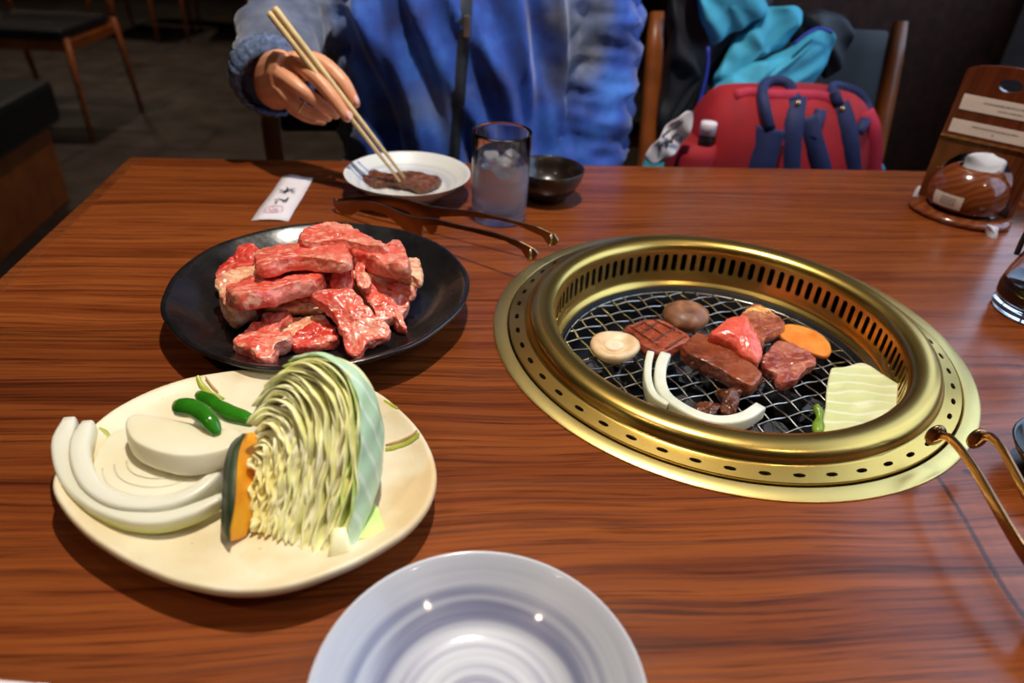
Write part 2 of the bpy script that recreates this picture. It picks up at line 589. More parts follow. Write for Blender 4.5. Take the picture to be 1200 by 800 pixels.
def sleeve_map(a, w, d):
    z = -0.0195 + 0.027 * w
    r = 0.1533 + d - 0.0008 * (1 - w)
    return RC + V((r * math.cos(a), r * math.sin(a), z))
slot_ring('slotted_sleeve', 92, o_, i_, sleeve_map, 0.002, M_BRASS, 0)
lathe('seat_ring', [(0.1525, -0.0195), (0.1525, -0.0250), (0.1510, -0.0285), (0.1480, -0.0300), (0.1470, -0.0330)], RC, M_BRASS, ro, 160)
lathe('fire_pot', [(0.1962, -0.004), (0.1942, -0.004), (0.1940, -0.012), (0.170, -0.016), (0.168, -0.045), (0.1475, -0.046), (0.1473, -0.0325), (0.1465, -0.0325), (0.1455, -0.060), (0.135, -0.085), (0.0, -0.090)], RC, M_SOOT, ro, 96)
coal = []
for k in range(70):
    a, r = random.uniform(0, 6.283), 0.125 * math.sqrt(random.random())
    c = RC + V((r * math.cos(a), r * math.sin(a), -0.082 + random.uniform(0, 0.006)))
    h = random.uniform(0.007, 0.012)
    coal.append(tube_vf([c + V((0, 0, -h)), c + V((random.uniform(-.003, .003), 0, -h * .4)), c + V((0, 0, h * .5)), c + V((0, random.uniform(-.003, .003), h))], [h * .7, h * 1.3, h * 1.2, h * .5], 7))
v, f = flat_of(coal)
setp(mesh('ceramic_coals', v, f, M_COAL, ro, smooth=False), kind='stuff')
# wire grate lying in the roaster
M_WIRE = plain('steel_wire', (0.62, 0.58, 0.52), 0.27, 0.45, 70, metal=1.0)
GZ = -0.038
gr = thing('wire_grate', RC + V((0, 0, GZ - 0.002)), 'round steel wire mesh cooking grate inside the brass grill', 'grate')
lathe('hoop', [(0.1435, GZ - 0.0009), (0.1444, GZ), (0.1435, GZ + 0.0009), (0.1426, GZ), (0.1435, GZ - 0.0009)], RC, M_WIRE, gr, 128)
ga = math.radians(17)
for d_ in (0, 1):
    e1 = V((math.cos(ga + d_ * math.pi / 2), math.sin(ga + d_ * math.pi / 2), 0))
    e2 = V((-e1.y, e1.x, 0))
    for k in range(-8, 9):
        off = (k + 0.5 * 0) * 0.0165
        L = math.sqrt(max(0.1430 ** 2 - off ** 2, 0))
        if L < 0.02:
            continue
        nn = max(6, int(L * 2 / 0.004))
        path = []
        for i in range(nn + 1):
            s = -L + 2 * L * i / nn
            ph = math.cos(math.pi * s / 0.0165) * (1 if (k + d_) % 2 else -1)
            path.append(RC + e2 * off + e1 * s + V((0, 0, GZ + 0.0009 * ph)))
        tube('wire', path, 0.00095, M_WIRE, gr, 6)
# ------------------------------------------------------------------ plates and dishes
def m_stripe_plate(name, dark, pale, amount=1.0, scale=60):
    m = NT(name)
    x, y, z = m.sep()
    r = m.math('SQRT', m.math('ADD', m.math('MULTIPLY', x, x), m.math('MULTIPLY', y, y)))
    rr = m.math('ADD', r, m.math('MULTIPLY', m.noise(9, 2), 0.004))
    v = m.n('CombineXYZ', X=rr, Y=m.math('MULTIPLY', x, 0.03), Z=m.math('MULTIPLY', y, 0.03)).outputs[0]
    big = m.noise(scale * 2.3, 0.8, v)
    fine = m.noise(scale * 7, 3, v)
    c = m.ramp(big, [(0.40, dark), (0.47, tuple((a + b) / 2 for a, b in zip(dark, pale))), (0.56, pale)])
    c = m.mix(0.22 * amount, c, m.ramp(fine, [(0.35, dark), (0.62, pale)]))
    edge = m.ramp(r, [(0.068, (0, 0, 0)), (0.073, (1, 1, 1))])
    c = m.mix(edge, c, pale)
    m.p(color=c, rough=0.36, coat=0.30, coatr=0.06)
    m.bump(fine, 0.04, 0.0006)
    return m.m
M_STRIPE = m_stripe_plate('grey_brushed_glaze', lin((112, 114, 140)), lin((180, 181, 190)), 1.0, 54)
M_STRIPE2 = m_stripe_plate('white_glaze', lin((190, 190, 196)), lin((222, 219, 212)), 0.6, 55)
def saucer(name, c, R, mat, label, H=0.030):
    prof = [(0.0, 0.0035), (R * .46, 0.0035), (R * .47, 0.0), (R * .53, 0.0), (R * .55, 0.004), (R * .80, H * .55), (R * .965, H * .93), (R * 0.992, H * .985), (R, H), (R * .992, H * 1.02), (R * .972, H * 1.0),
            (R * .85, H * .74), (R * .70, H * .48), (R * .60, H * .34), (R * .5, H * .27), (R * .25, H * .245), (0.0, H * .24)]
    o = lathe(name, prof, c, mat, base=c, n=112)
    mod(o, 'SUBSURF', levels=1, render_levels=1)
    return setp(o, label, 'plate')
NP = V((0.0166, 0.1815, 0))
saucer('striped_plate', NP, 0.0778, M_STRIPE, 'empty round plate with grey brushed concentric stripes on white glaze')
FP = V((-0.037, 0.845, 0))
fp_ = saucer('side_plate', FP, 0.0772, M_STRIPE2, 'small white plate holding cooked meat in front of the person')
# three thin blue lines painted across its left rim
M_BLUE = plain('blue_underglaze', lin((96, 132, 196)), 0.15, 0.2, 60)
def plate_z(r, R=0.0772, H=0.030):
    pr = [(0, .24), (.25, .245), (.5, .27), (.6, .34), (.7, .48), (.85, .74), (.972, 1.0)]
    q = r / R
    for (a, za), (b, zb) in zip(pr, pr[1:]):
        if q <= b:
            return H * (za + (zb - za) * (q - a) / (b - a))
    return H
for k, aa in enumerate((2.62, 2.78, 2.90)):
    v, f = [], []
    for i in range(9):
        r = 0.044 + 0.030 * i / 8
        for s in (-1, 1):
            a = aa + 0.25 * (1 - i / 8) * (1 if k else -0.3) + s * 0.0011 / r
            v.append(FP + V((r * math.cos(a), r * math.sin(a), plate_z(r) + 0.0004)))
        if i:
            f.append((2 * i - 2, 2 * i - 1, 2 * i + 1, 2 * i))
    fp_line = mesh('painted_line', v, f, M_BLUE, fp_)
# big black plate
m = NT('black_glaze')
m.p(color=m.ramp(m.noise(24, 5), [(0.35, (0.0045, 0.0045, 0.0055)), (0.75, (0.016, 0.013, 0.012))]), rough=m.ramp(m.noise(60, 4), [(0.3, (0.17,) * 3), (0.7, (0.32,) * 3)]), coat=0.4, coatr=0.12)
m.bump(m.noise(110, 3), 0.25, 0.0008)
M_BLACK = m.m
BP = V((-0.1035, 0.562, 0))
def bwob(a):
    return 1 + 0.006 * math.sin(3 * a + 0.6) + 0.004 * math.sin(7 * a + 2) + 0.003 * math.sin(13 * a)
R, H = 0.1305, 0.031
o = lathe('black_plate', [(0.0, 0.004), (R * .58, 0.004), (R * .59, 0.0), (R * .64, 0.0), (R * .66, 0.004), (R * .86, H * .50), (R * .985, H * .84), (R, H * .92), (R * 1.001, H * .98), (R * .988, H * 1.02), (R * .965, H * .99),
                        (R * .90, H * .78), (R * .80, H * .52), (R * .70, H * .38), (R * .55, H * .33), (R * .3, H * .31), (0.0, H * .31)], BP, M_BLACK, base=BP, n=128, wob=bwob)
mod(o, 'SUBSURF', levels=1, render_levels=1)
setp(o, 'large round black glazed plate heaped with raw marbled meat', 'plate')
# irregular cream stoneware plate
m = NT('cream_stoneware')
sp_ = m.ramp(m.noise(240, 2), [(0.70, (1, 1, 1)), (0.78, (0.55, 0.42, 0.28))])
c = m.ramp(m.noise(16, 4), [(0.35, lin((222, 203, 160))), (0.65, lin((238, 226, 196)))])
vo = m.n('TexVoronoi', Scale=9.0, feature='F1')
c = m.mix(0.7, c, sp_, 'MULTIPLY')
c = m.mix(m.ramp(m.noise(13, 3), [(0.56, (0, 0, 0)), (0.68, (0.7, 0.7, 0.7))]), c, lin((214, 178, 118)))
m.p(color=c, rough=0.42, coat=0.2, coatr=0.3)
m.bump(m.noise(140, 4), 0.25, 0.0008)
M_CREAM = m.m
VPX = [(62, 570), (78, 535), (110, 500), (150, 470), (200, 447), (250, 436), (300, 432), (355, 434), (410, 447), (450, 466), (485, 495), (505, 525), (512, 556), (505, 588), (482, 620), (440, 650), (392, 674), (342, 690), (290, 696), (240, 690), (190, 675), (140, 651), (100, 625), (74, 598)]
VZ = 0.024
v_out = closed_spline([P(x, y, VZ) for x, y in VPX], 96)
VC = sum(v_out, V()) / 96
VC.z = 0
v, f = [], []
vp_prof = [(0.0, 0.005), (0.60, 0.005), (0.61, 0.0), (0.68, 0.0), (0.70, 0.006), (0.88, 0.0115), (0.975, 0.0165), (1.0, 0.0205), (1.002, 0.0235), (0.99, 0.0256), (0.972, 0.0255), (0.94, 0.0235), (0.86, 0.0195), (0.74, 0.0168), (0.5, 0.0160), (0.25, 0.0158), (0.0, 0.0158)]
for s, z in vp_prof:
    for k, p in enumerate(v_out):
        q = VC + (V((p.x, p.y, 0)) - VC) * max(s, 1e-4)
        wobz = 0.0018 * math.sin(2 * math.pi * k / 96 * 3 + 1) * s ** 3
        v.append(V((q.x, q.y, z + (wobz if z > 0.01 else 0) + 0.0006 * nz(q, 60))))
for i in range(len(vp_prof) - 1):
    for k in range(96):
        k2 = (k + 1) % 96
        f.append((i * 96 + k, i * 96 + k2, (i + 1) * 96 + k2, (i + 1) * 96 + k))
vp = mesh('stoneware_plate', v, f, M_CREAM, base=VC)
mod(vp, 'SUBSURF', levels=1, render_levels=1)
setp(vp, 'uneven cream stoneware plate carrying cut raw vegetables', 'plate')
M_GREENGLAZE = plain('green_glaze_line', lin((176, 184, 70)), 0.3, 0.2, 80)
M_BROWNGLAZE = plain('brown_glaze_edge', lin((196, 160, 104)), 0.4, 0.25, 120)
def vz(x, y):
    """height of the stoneware plate's upper face"""
    d = V((x, y, 0)) - VC
    best = min(v_out, key=lambda p: -((V((p.x, p.y, 0)) - VC).normalized().dot(d.normalized()))) if d.length > 1e-5 else v_out[0]
    s = d.length / (V((best.x, best.y, 0)) - VC).length
    up = [(0, .0158), (.5, .016), (.74, .0168), (.86, .0195), (.94, .0235), (.972, .0255), (1.1, .0255)]
    for (a, za), (b, zb) in zip(up, up[1:]):
        if s <= b:
            return za + (zb - za) * (s - a) / (b - a)
    return .0255
def glaze_line(pix, w, mat, name='glaze_stroke'):
    pp = []
    for x, y in pix:
        p = P(x, y, .02)
        for _ in range(5):
            p = P(x, y, vz(p.x, p.y))
        pp.append(p)
    pts = spline(pp, 14)
    v, f = [], []
    for i, p in enumerate(pts):
        t = (pts[min(i + 1, 13)] - pts[max(i - 1, 0)]).normalized()
        n_ = V((-t.y, t.x, 0))
        ww = 0.8 * w * (0.55 + 0.45 * math.sin(math.pi * (i + 1) / 15) + 0.3 * nz(p, 200))
        for s in (-1, -.4, .4, 1):
            q = p + n_ * s * ww
            v.append(V((q.x, q.y, vz(q.x, q.y) + 0.0011 + (0.0002 if abs(s) < .9 else -.0012))))
        if i:
            for j in range(3):
                a = 4 * i + j
                f.append((a - 4, a - 3, a + 1, a))
    return mesh(name, v, f, mat, vp)
glaze_line([(232, 441), (236, 450), (246, 461), (262, 468)], 0.0032, M_GREENGLAZE)
glaze_line([(241, 441), (247, 450), (256, 460)], 0.0014, M_BROWNGLAZE)
glaze_line([(452, 527), (466, 523), (480, 517), (491, 509)], 0.0028, M_GREENGLAZE)
glaze_line([(452, 522), (466, 518), (480, 512), (489, 505)], 0.0013, M_BROWNGLAZE)
glaze_line([(450, 470), (458, 474), (466, 479)], 0.0015, M_GREENGLAZE)
glaze_line([(117, 502), (124, 507), (130, 515)], 0.003, M_GREENGLAZE)
# dark bowl with sauce
BW = V((0.1365, 0.8405, 0))
M_BROWNBOWL = plain('dark_brown_glaze', (0.018, 0.010, 0.007), 0.26, 0.4, 50, 0.15, coat=0.3)
bw = thing('sauce_bowl', BW, 'small dark brown bowl behind the water glass', 'bowl')
lathe('bowl_body', [(0, 0.004), (0.018, 0.004), (0.019, 0.0), (0.023, 0.0), (0.025, 0.005), (0.036, 0.016), (0.0425, 0.030), (0.0445, 0.040), (0.0440, 0.0412), (0.0425, 0.0405), (0.040, 0.030), (0.033, 0.018), (0.022, 0.0095), (0.0, 0.008)], BW, M_BROWNBOWL, bw, 64)
M_SAUCE = NT('soy_sauce').p(color=(0.008, 0.003, 0.0015), rough=0.05).m
lathe('sauce', [(0.0, 0.0152), (0.0295, 0.0152), (0.0302, 0.0148), (0.022, 0.0102), (0, 0.009)], BW, M_SAUCE, bw, 48)
# ------------------------------------------------------------------ water glass
GL = V((0.0712, 0.779, 0))
m = NT('clear_glass').p(color=(0.98, 0.98, 1.0), rough=0.0, trans=1.0, ior=1.47)
M_GLASS = m.m
m = NT('misted_glass')
zz = m.sep()[2]
mk = m.math('ADD', zz, m.math('MULTIPLY', m.noise(60, 3), 0.012))
m.p(color=m.ramp(mk, [(0.060, (0.80, 0.80, 0.90)), (0.080, (0.98, 0.98, 1.0))]), trans=m.ramp(mk, [(0.060, (0.90,) * 3), (0.080, (1.0,) * 3)]), ior=1.45, rough=m.ramp(mk, [(0.060, (0.22,) * 3), (0.080, (0.0,) * 3)]))
M_MIST = m.m
gls = thing('water_glass', GL, 'tall clear tumbler of iced water beside the small white plate', 'glass')
r0, r1, gh = 0.0318, 0.0335, 0.1035
lathe('tumbler', [(0.0, 0.0008), (r0 - 0.003, 0.0), (r0 - 0.0008, 0.0012), (r0, 0.004), (r0 + .0006, 0.03), (r1, gh - .001), (r1 - .0005, gh), (r1 - .0010, gh - .0003), (r1 - .0012, gh - .004), (r0 - .0008, 0.03), (r0 - .0016, 0.016), (r0 - .006, 0.0125), (0.0, 0.0120)], GL, M_MIST, gls, 72)
m = NT('water').p(color=(0.93, 0.94, 1.0), trans=1.0, ior=1.33, rough=0.03)
M_WATER = m.m
lathe('water', [(0.0, 0.0118), (r0 - .0062, 0.0123), (r0 - .0022, 0.0158), (r0 - .0007, 0.03), (r1 - .0018, 0.0716), (r1 - .0035, 0.0706), (0.0, 0.0704)], GL, M_WATER, gls, 72)
m = NT('ice').p(color=(0.97, 0.98, 1.0), trans=0.85, ior=1.31, rough=0.22)
m.bump(m.noise(120, 3), 0.5, 0.002)
M_ICE = m.m
for k, (dx, dy, dz, a) in enumerate(((-0.011, 0.004, 0.062, 0.3), (0.012, 0.008, 0.061, 1.1), (0.002, -0.013, 0.063, 0.7))):
    v, f = box_vf((-.0095, -.0095, -.0095), (.0095, .0095, .0095))
    rm = Matrix.Rotation(a, 3, V((0.3, 0.4, 1)))
    o = mesh('ice_cube', [rm @ q + GL + V((dx, dy, dz)) for q in v], f, M_ICE, gls)
    mod(o, 'BEVEL', width=0.003, segments=3)
# ------------------------------------------------------------------ tongs
m = NT('brown_titanium_steel')
m.p(color=m.ramp(m.noise(30, 3), [(0.3, (0.24, 0.14, 0.075)), (0.7, (0.40, 0.26, 0.15))]), metal=1.0, rough=0.30)
M_TONG = m.m
def plate_extrude(pts, nrm, t):
    n_ = len(pts)
    nrm = V(nrm).normalized()
    tris = geometry.tessellate_polygon([pts])
    v = [p - nrm * (t / 2) for p in pts] + [p + nrm * (t / 2) for p in pts]
    f = [tuple(q) for q in tris] + [tuple(i + n_ for i in reversed(q)) for q in tris]
    f += [(i, (i + 1) % n_, n_ + (i + 1) % n_, n_ + i) for i in range(n_)]
    return v, f
NEAR = [(395, 235), (412, 234), (435, 236), (455, 242), (470, 249), (485, 254), (510, 256), (542, 264), (580, 272), (610, 282), (626, 291), (631, 297), (626, 305), (617, 302), (611, 292), (592, 282), (555, 272), (517, 264), (496, 264.5), (494, 281), (490, 284), (480, 276), (467, 262), (452, 251), (435, 246), (422, 246), (412, 252), (402, 251), (395, 245)]
FAR = [(395, 234), (405, 231), (430, 228), (455, 229), (480, 234), (500, 240), (520, 243.5), (555, 247), (592, 255), (630, 265), (650, 274), (655, 282), (651, 288), (641, 285), (636, 277), (605, 262.5), (580, 257), (542, 253), (516, 254), (511, 272), (504, 274), (496, 262), (478, 247), (455, 240), (430, 239), (412, 243), (400, 247), (395, 242)]
a_, b_ = P(402, 252), P(491, 284)
tg = thing('grill_tongs', a_.lerp(b_, .5), 'bronze metal tongs lying between the black plate and the water glass', 'tongs')
dirn = (b_ - a_).normalized()
side = V((-dirn.y, dirn.x, 0))
v, f = plate_extrude([PV(x, y, a_, b_) for x, y in NEAR], side, 0.0026)
o = mesh('arm', v, f, M_TONG, tg, smooth=False)
mod(o, 'BEVEL', width=0.0006, segments=2, limit_method='ANGLE')
a2, b2 = P(398, 246), P(507, 274)
d2 = (b2 - a2).normalized()
v, f = plate_extrude([PV(x, y, a2, b2) for x, y in FAR], V((-d2.y, d2.x, 0)), 0.0026)
o = mesh('arm', v, f, M_TONG, tg, smooth=False)
mod(o, 'BEVEL', width=0.0006, segments=2, limit_method='ANGLE')
# the spring bend that joins the arms, and the cupped tips
pa, pb = PV(396, 240, a_, b_), PV(396, 238, a2, b2)
mid = (pa + pb) / 2 - dirn * 0.006
tube('spring_bend', spline([pa + dirn * 0.004, pa - dirn * 0.002, mid, pb - dirn * 0.002, pb + dirn * 0.004], 12), [(0.0013, 0.0045)] * 12, M_TONG, tg, 10, power=5)
for (x, y, A_, B_) in ((622, 297, a_, b_), (646, 280, a2, b2)):
    c = PV(x, y, A_, B_)
    tube('tip', [c + V((0, -.0001, .006)), c + dirn * .001 + V((0, 0, .002)), c + dirn * .0015 + V((0, 0, -.004)), c + V((0, 0, -.008))], [(.0025, .0015), (.006, .002), (.0072, .002), (.003, .0012)], M_TONG, tg, 12)
# second pair, its tips over the flange of the grill
e1 = P(1098, 512, 0.027)
e2 = P(1147, 516, 0.027)
f1 = P(1200, 634, 0.036)
dr = (f1 - e1)
dr.z = 0
dr.normalize()
joint = e1 + dr * 0.205 + V((0.012, 0.004, 0))
joint.z = 0.013
tg2 = thing('grill_tongs', V((joint.x, joint.y, 0)), 'bronze metal tongs with round cupped tips reaching over the grill flange', 'tongs')
for e, x2, y2 in ((e1, 1200, 634), (e2, 1200, 560)):
    far_ = P(x2, y2, 0.040)
    far_.z = 0.035
    p0 = e + V((0, 0, 0.002))
    path = spline([p0 + V((0, 0, -.004)), p0 + (far_ - p0) * .09 + V((0, 0, .006)), p0 + (far_ - p0) * .4 + V((0, 0, .008)), far_, joint + (far_ - joint) * .35 + V((0, 0, .004)), joint], 26)
    rad = [(0.0022, 0.0032)] + [(0.0013 + 0.0000 * i, 0.0030 + 0.00014 * i) for i in range(25)]
    tube('arm', path, rad, M_TONG, tg2, 12, power=3.5)
    to_eye = (EYE - e).normalized()
    ax = dr
    v, f = [], []
    nn = 20
    for ring, (rr, dd) in enumerate(((0.0, .0012), (.6, .0006), (1.0, -.0012), (1.0, -.0028), (.6, -.0012), (0.0, -.0008))):
        for k in range(nn):
            a = 2 * math.pi * k / nn
            v.append(e + (V((-dr.y, dr.x, 0)) * (math.cos(a) * .0068 * max(rr, .001)) + V((0, 0, 1)) * (math.sin(a) * .0088 * max(rr, .001))) - dr * dd * -1)
    for i in range(5):
        for k in range(nn):
            f.append((i * nn + k, i * nn + (k + 1) % nn, (i + 1) * nn + (k + 1) % nn, (i + 1) * nn + k))
    mesh('tip', v, f, M_TONG, tg2)
tube('spring_bend', [joint - dr * .008 + V((0, 0, 0)), joint, joint + dr * .006], [(.004, .009), (.006, .012), (.004, .008)], M_TONG, tg2, 12, power=3)
for s in (-1, 1):
    q = joint - dr * .06 + V((-dr.y, dr.x, 0)) * (.010 * s)
    bar('foot', V((q.x, q.y, .0)), V((q.x, q.y, .030)), .004, .012, M_TONG, tg2, .001)
# ------------------------------------------------------------------ paper chopstick sleeve
M_PAPER = plain('white_paper', lin((226, 216, 220)), 0.8, 0.06, 50, 0.05)
M_INK = plain('black_ink', (0.012, 0.018, 0.022), 0.7, 0.3, 60)
M_SEAL = plain('faded_red_seal_ink', lin((214, 170, 180)), 0.8, 0.15, 200)
sl = thing('chopstick_sleeve', P(330, 233), 'white paper chopstick sleeve with black brush characters and a red seal', 'paper sleeve')
cs = [P(294, 258.5, .0006), P(338, 259, .0006), P(367, 209, .0006), P(331, 207, .0006)]
v, f = [], []
for i in range(13):
    for j in range(5):
        a = cs[0].lerp(cs[1], j / 4).lerp(cs[3].lerp(cs[2], j / 4), i / 12)
        a = a + (cs[3] - cs[0]).normalized() * (0.004 * math.sin(j / 4 * math.pi * 2) * (1 if i == 12 else 0))
        v.append(a + V((0, 0, .0022 * math.sin(j / 4 * math.pi) ** 0.7 + 0.0006 * math.sin(i * .6))))
        if i and j:
            q = i * 5 + j
            f.append((q - 6, q - 5, q, q - 1))
o = mesh('paper', v, f, M_PAPER, sl)
mod(o, 'SOLIDIFY', thickness=0.0006, offset=-1)
def stroke(pix, w, z, mat, parent, name='brush_stroke'):
    pts = spline([P(x, y, z) for x, y in pix], 9)
    v, f = [], []
    for i, p in enumerate(pts):
        t = (pts[min(i + 1, 8)] - pts[max(i - 1, 0)]).normalized()
        n_ = V((-t.y, t.x, 0))
        ww = w * (0.35 + 0.65 * math.sin(math.pi * (i + .7) / 9.5))
        v += [p - n_ * ww, p + n_ * ww]
        if i:
            f.append((2 * i - 2, 2 * i - 1, 2 * i + 1, 2 * i))
    return mesh(name, v, f, mat, parent)
for pix, w in (([(327, 222), (334, 223.6), (340, 221.5), (347, 221)], .0016), ([(337, 219), (336, 223), (332, 226)], .0013), ([(340, 221), (343, 224), (346, 225)], .0009),
               ([(321, 234), (327, 233), (333, 234.5), (335, 236)], .0012), ([(338, 231), (335, 234.5), (331, 236)], .0012), ([(325, 235.5), (322, 238)], .0009)):
    stroke(pix, w, .0044, M_INK, sl)
for pix in ([(312, 242), (322, 240.5), (331, 241)], [(331, 241), (331, 247)], [(312, 242), (309, 247.5)], [(309, 247.5), (320, 248), (331, 247)], [(315, 243), (318, 247)], [(321, 242), (319, 247)], [(327, 243), (322, 245), (327, 246.5)]):
    stroke(pix, .0009, .0044, M_SEAL, sl, 'seal_stroke')
# second sleeve, only a sliver of it inside the picture
o = slab('paper_placemat', [P(-60, 790, .001), P(0, 796.5, .001), P(38, 800, .001), P(60, 806, .001), P(40, 860, .001), P(-80, 850, .001)], .0009, M_PAPER, base=P(0, 820), sub=0, rough=0, n=40)
setp(o, 'white paper whose edge shows on the bare table before the cream plate', 'paper')
# ------------------------------------------------------------------ food materials
def m_meat(name, red, pink, fat, amount=0.5, rough=0.24, scale=1.0, sss=0.12):
    m = NT(name)
    st = m.map((70 * scale, 160 * scale, 110 * scale), (0.3, 0.2, 0.6))
    a = m.noise(1.0, 5, st, 1.2, 0.6)
    b = m.noise(38 * scale, 4)
    c = m.ramp(b, [(0.30, red), (0.52, pink), (0.72, tuple((x + y) / 2 for x, y in zip(pink, fat)))])
    lo = 0.62 - 0.22 * amount
    c = m.mix(m.ramp(a, [(lo, (0, 0, 0)), (lo + 0.12, (0.85, 0.85, 0.85))]), c, fat)
    m.p(color=c, rough=m.ramp(m.noise(150, 3), [(0.3, (rough - 0.06,) * 3), (0.7, (rough + 0.14,) * 3)]), sss=sss, sssr=(1.0, 0.35, 0.2), ssss=0.006, coat=0.25, coatr=0.12)
    m.bump(m.math('ADD', a, m.noise(320, 3)), 0.35, 0.0009)
    return m.m
M_MEAT = m_meat('marbled_raw_beef', lin((204, 46, 36)), lin((228, 104, 84)), lin((242, 184, 156)), 0.50)
M_MEAT2 = m_meat('deep_red_raw_beef', lin((186, 26, 24)), lin((216, 70, 56)), lin((236, 150, 126)), 0.40)
M_FATTY = m_meat('fatty_raw_beef', lin((214, 112, 84)), lin((232, 158, 124)), lin((242, 206, 166)), 0.7)
M_BROWNMEAT = m_meat('seared_beef', lin((92, 38, 20)), lin((138, 66, 40)), lin((176, 106, 74)), 0.25, 0.22, 1.0, 0.03)
M_HALFMEAT = m_meat('half_grilled_beef', lin((120, 44, 34)), lin((168, 82, 66)), lin((206, 140, 118)), 0.45, 0.2)
M_RAWPINK = m_meat('salmon_pink_raw_beef', lin((214, 62, 44)), lin((232, 98, 78)), lin((240, 140, 116)), 0.2, 0.22, 0.5)
M_CRUMB = m_meat('charred_meat_scrap', lin((52, 22, 9)), lin((104, 54, 28)), lin((150, 96, 62)), 0.3, 0.2, 2, 0.0)
def zc(crop, k, ox, oy):
    return [(x / k + ox, y / k + oy) for x, y in crop]
def tilt_outline(pix, z0, gx=0.0, gy=0.0):
    """outline of a top face lying at height z0 at its middle, sloping gx, gy (rise per metre)"""
    cx = sum(p[0] for p in pix) / len(pix)
    cy = sum(p[1] for p in pix) / len(pix)
    o = P(cx, cy, z0)
    return [PN(x, y, o, V((-gx, -gy, 1))) for x, y in pix]
def clouds(name, size, depth=2):
    t_ = bpy.data.textures.new(name, 'CLOUDS')
    t_.noise_scale = size
    t_.noise_depth = depth
    return t_
TEX_BIG = clouds('meat_relief', .009)
TEX_FINE = clouds('meat_fibre', .0032)
def meat(name, pix, z0, t, mat, label, cat, group=None, gx=0, gy=0, curl=0.0, relief=.0034, **kw):
    out = tilt_outline(pix, z0, gx, gy)
    n = V((-gx, -gy, 1)).normalized()
    c = sum(out, V()) / len(out)
    kw.setdefault('rough', 0.0011)
    kw.setdefault('bulge', t * 0.05)
    kw.setdefault('sub', 2)
    def warp(q, cc):
        d = q - cc
        return q + V((0, 0, curl * (d.x * d.x + d.y * d.y) * 100))
    o = slab(name, out, t, mat, base=c - n * t, down=-n, n=48, warp=warp, seed=len(label) * .37, **kw)
    if cat == 'meat':
        mod(o, 'DISPLACE', texture=TEX_BIG, texture_coords='LOCAL', strength=relief, mid_level=.5)
        mod(o, 'DISPLACE', texture=TEX_FINE, texture_coords='LOCAL', strength=.0013, mid_level=.5)
    return setp(o, label, cat, group)
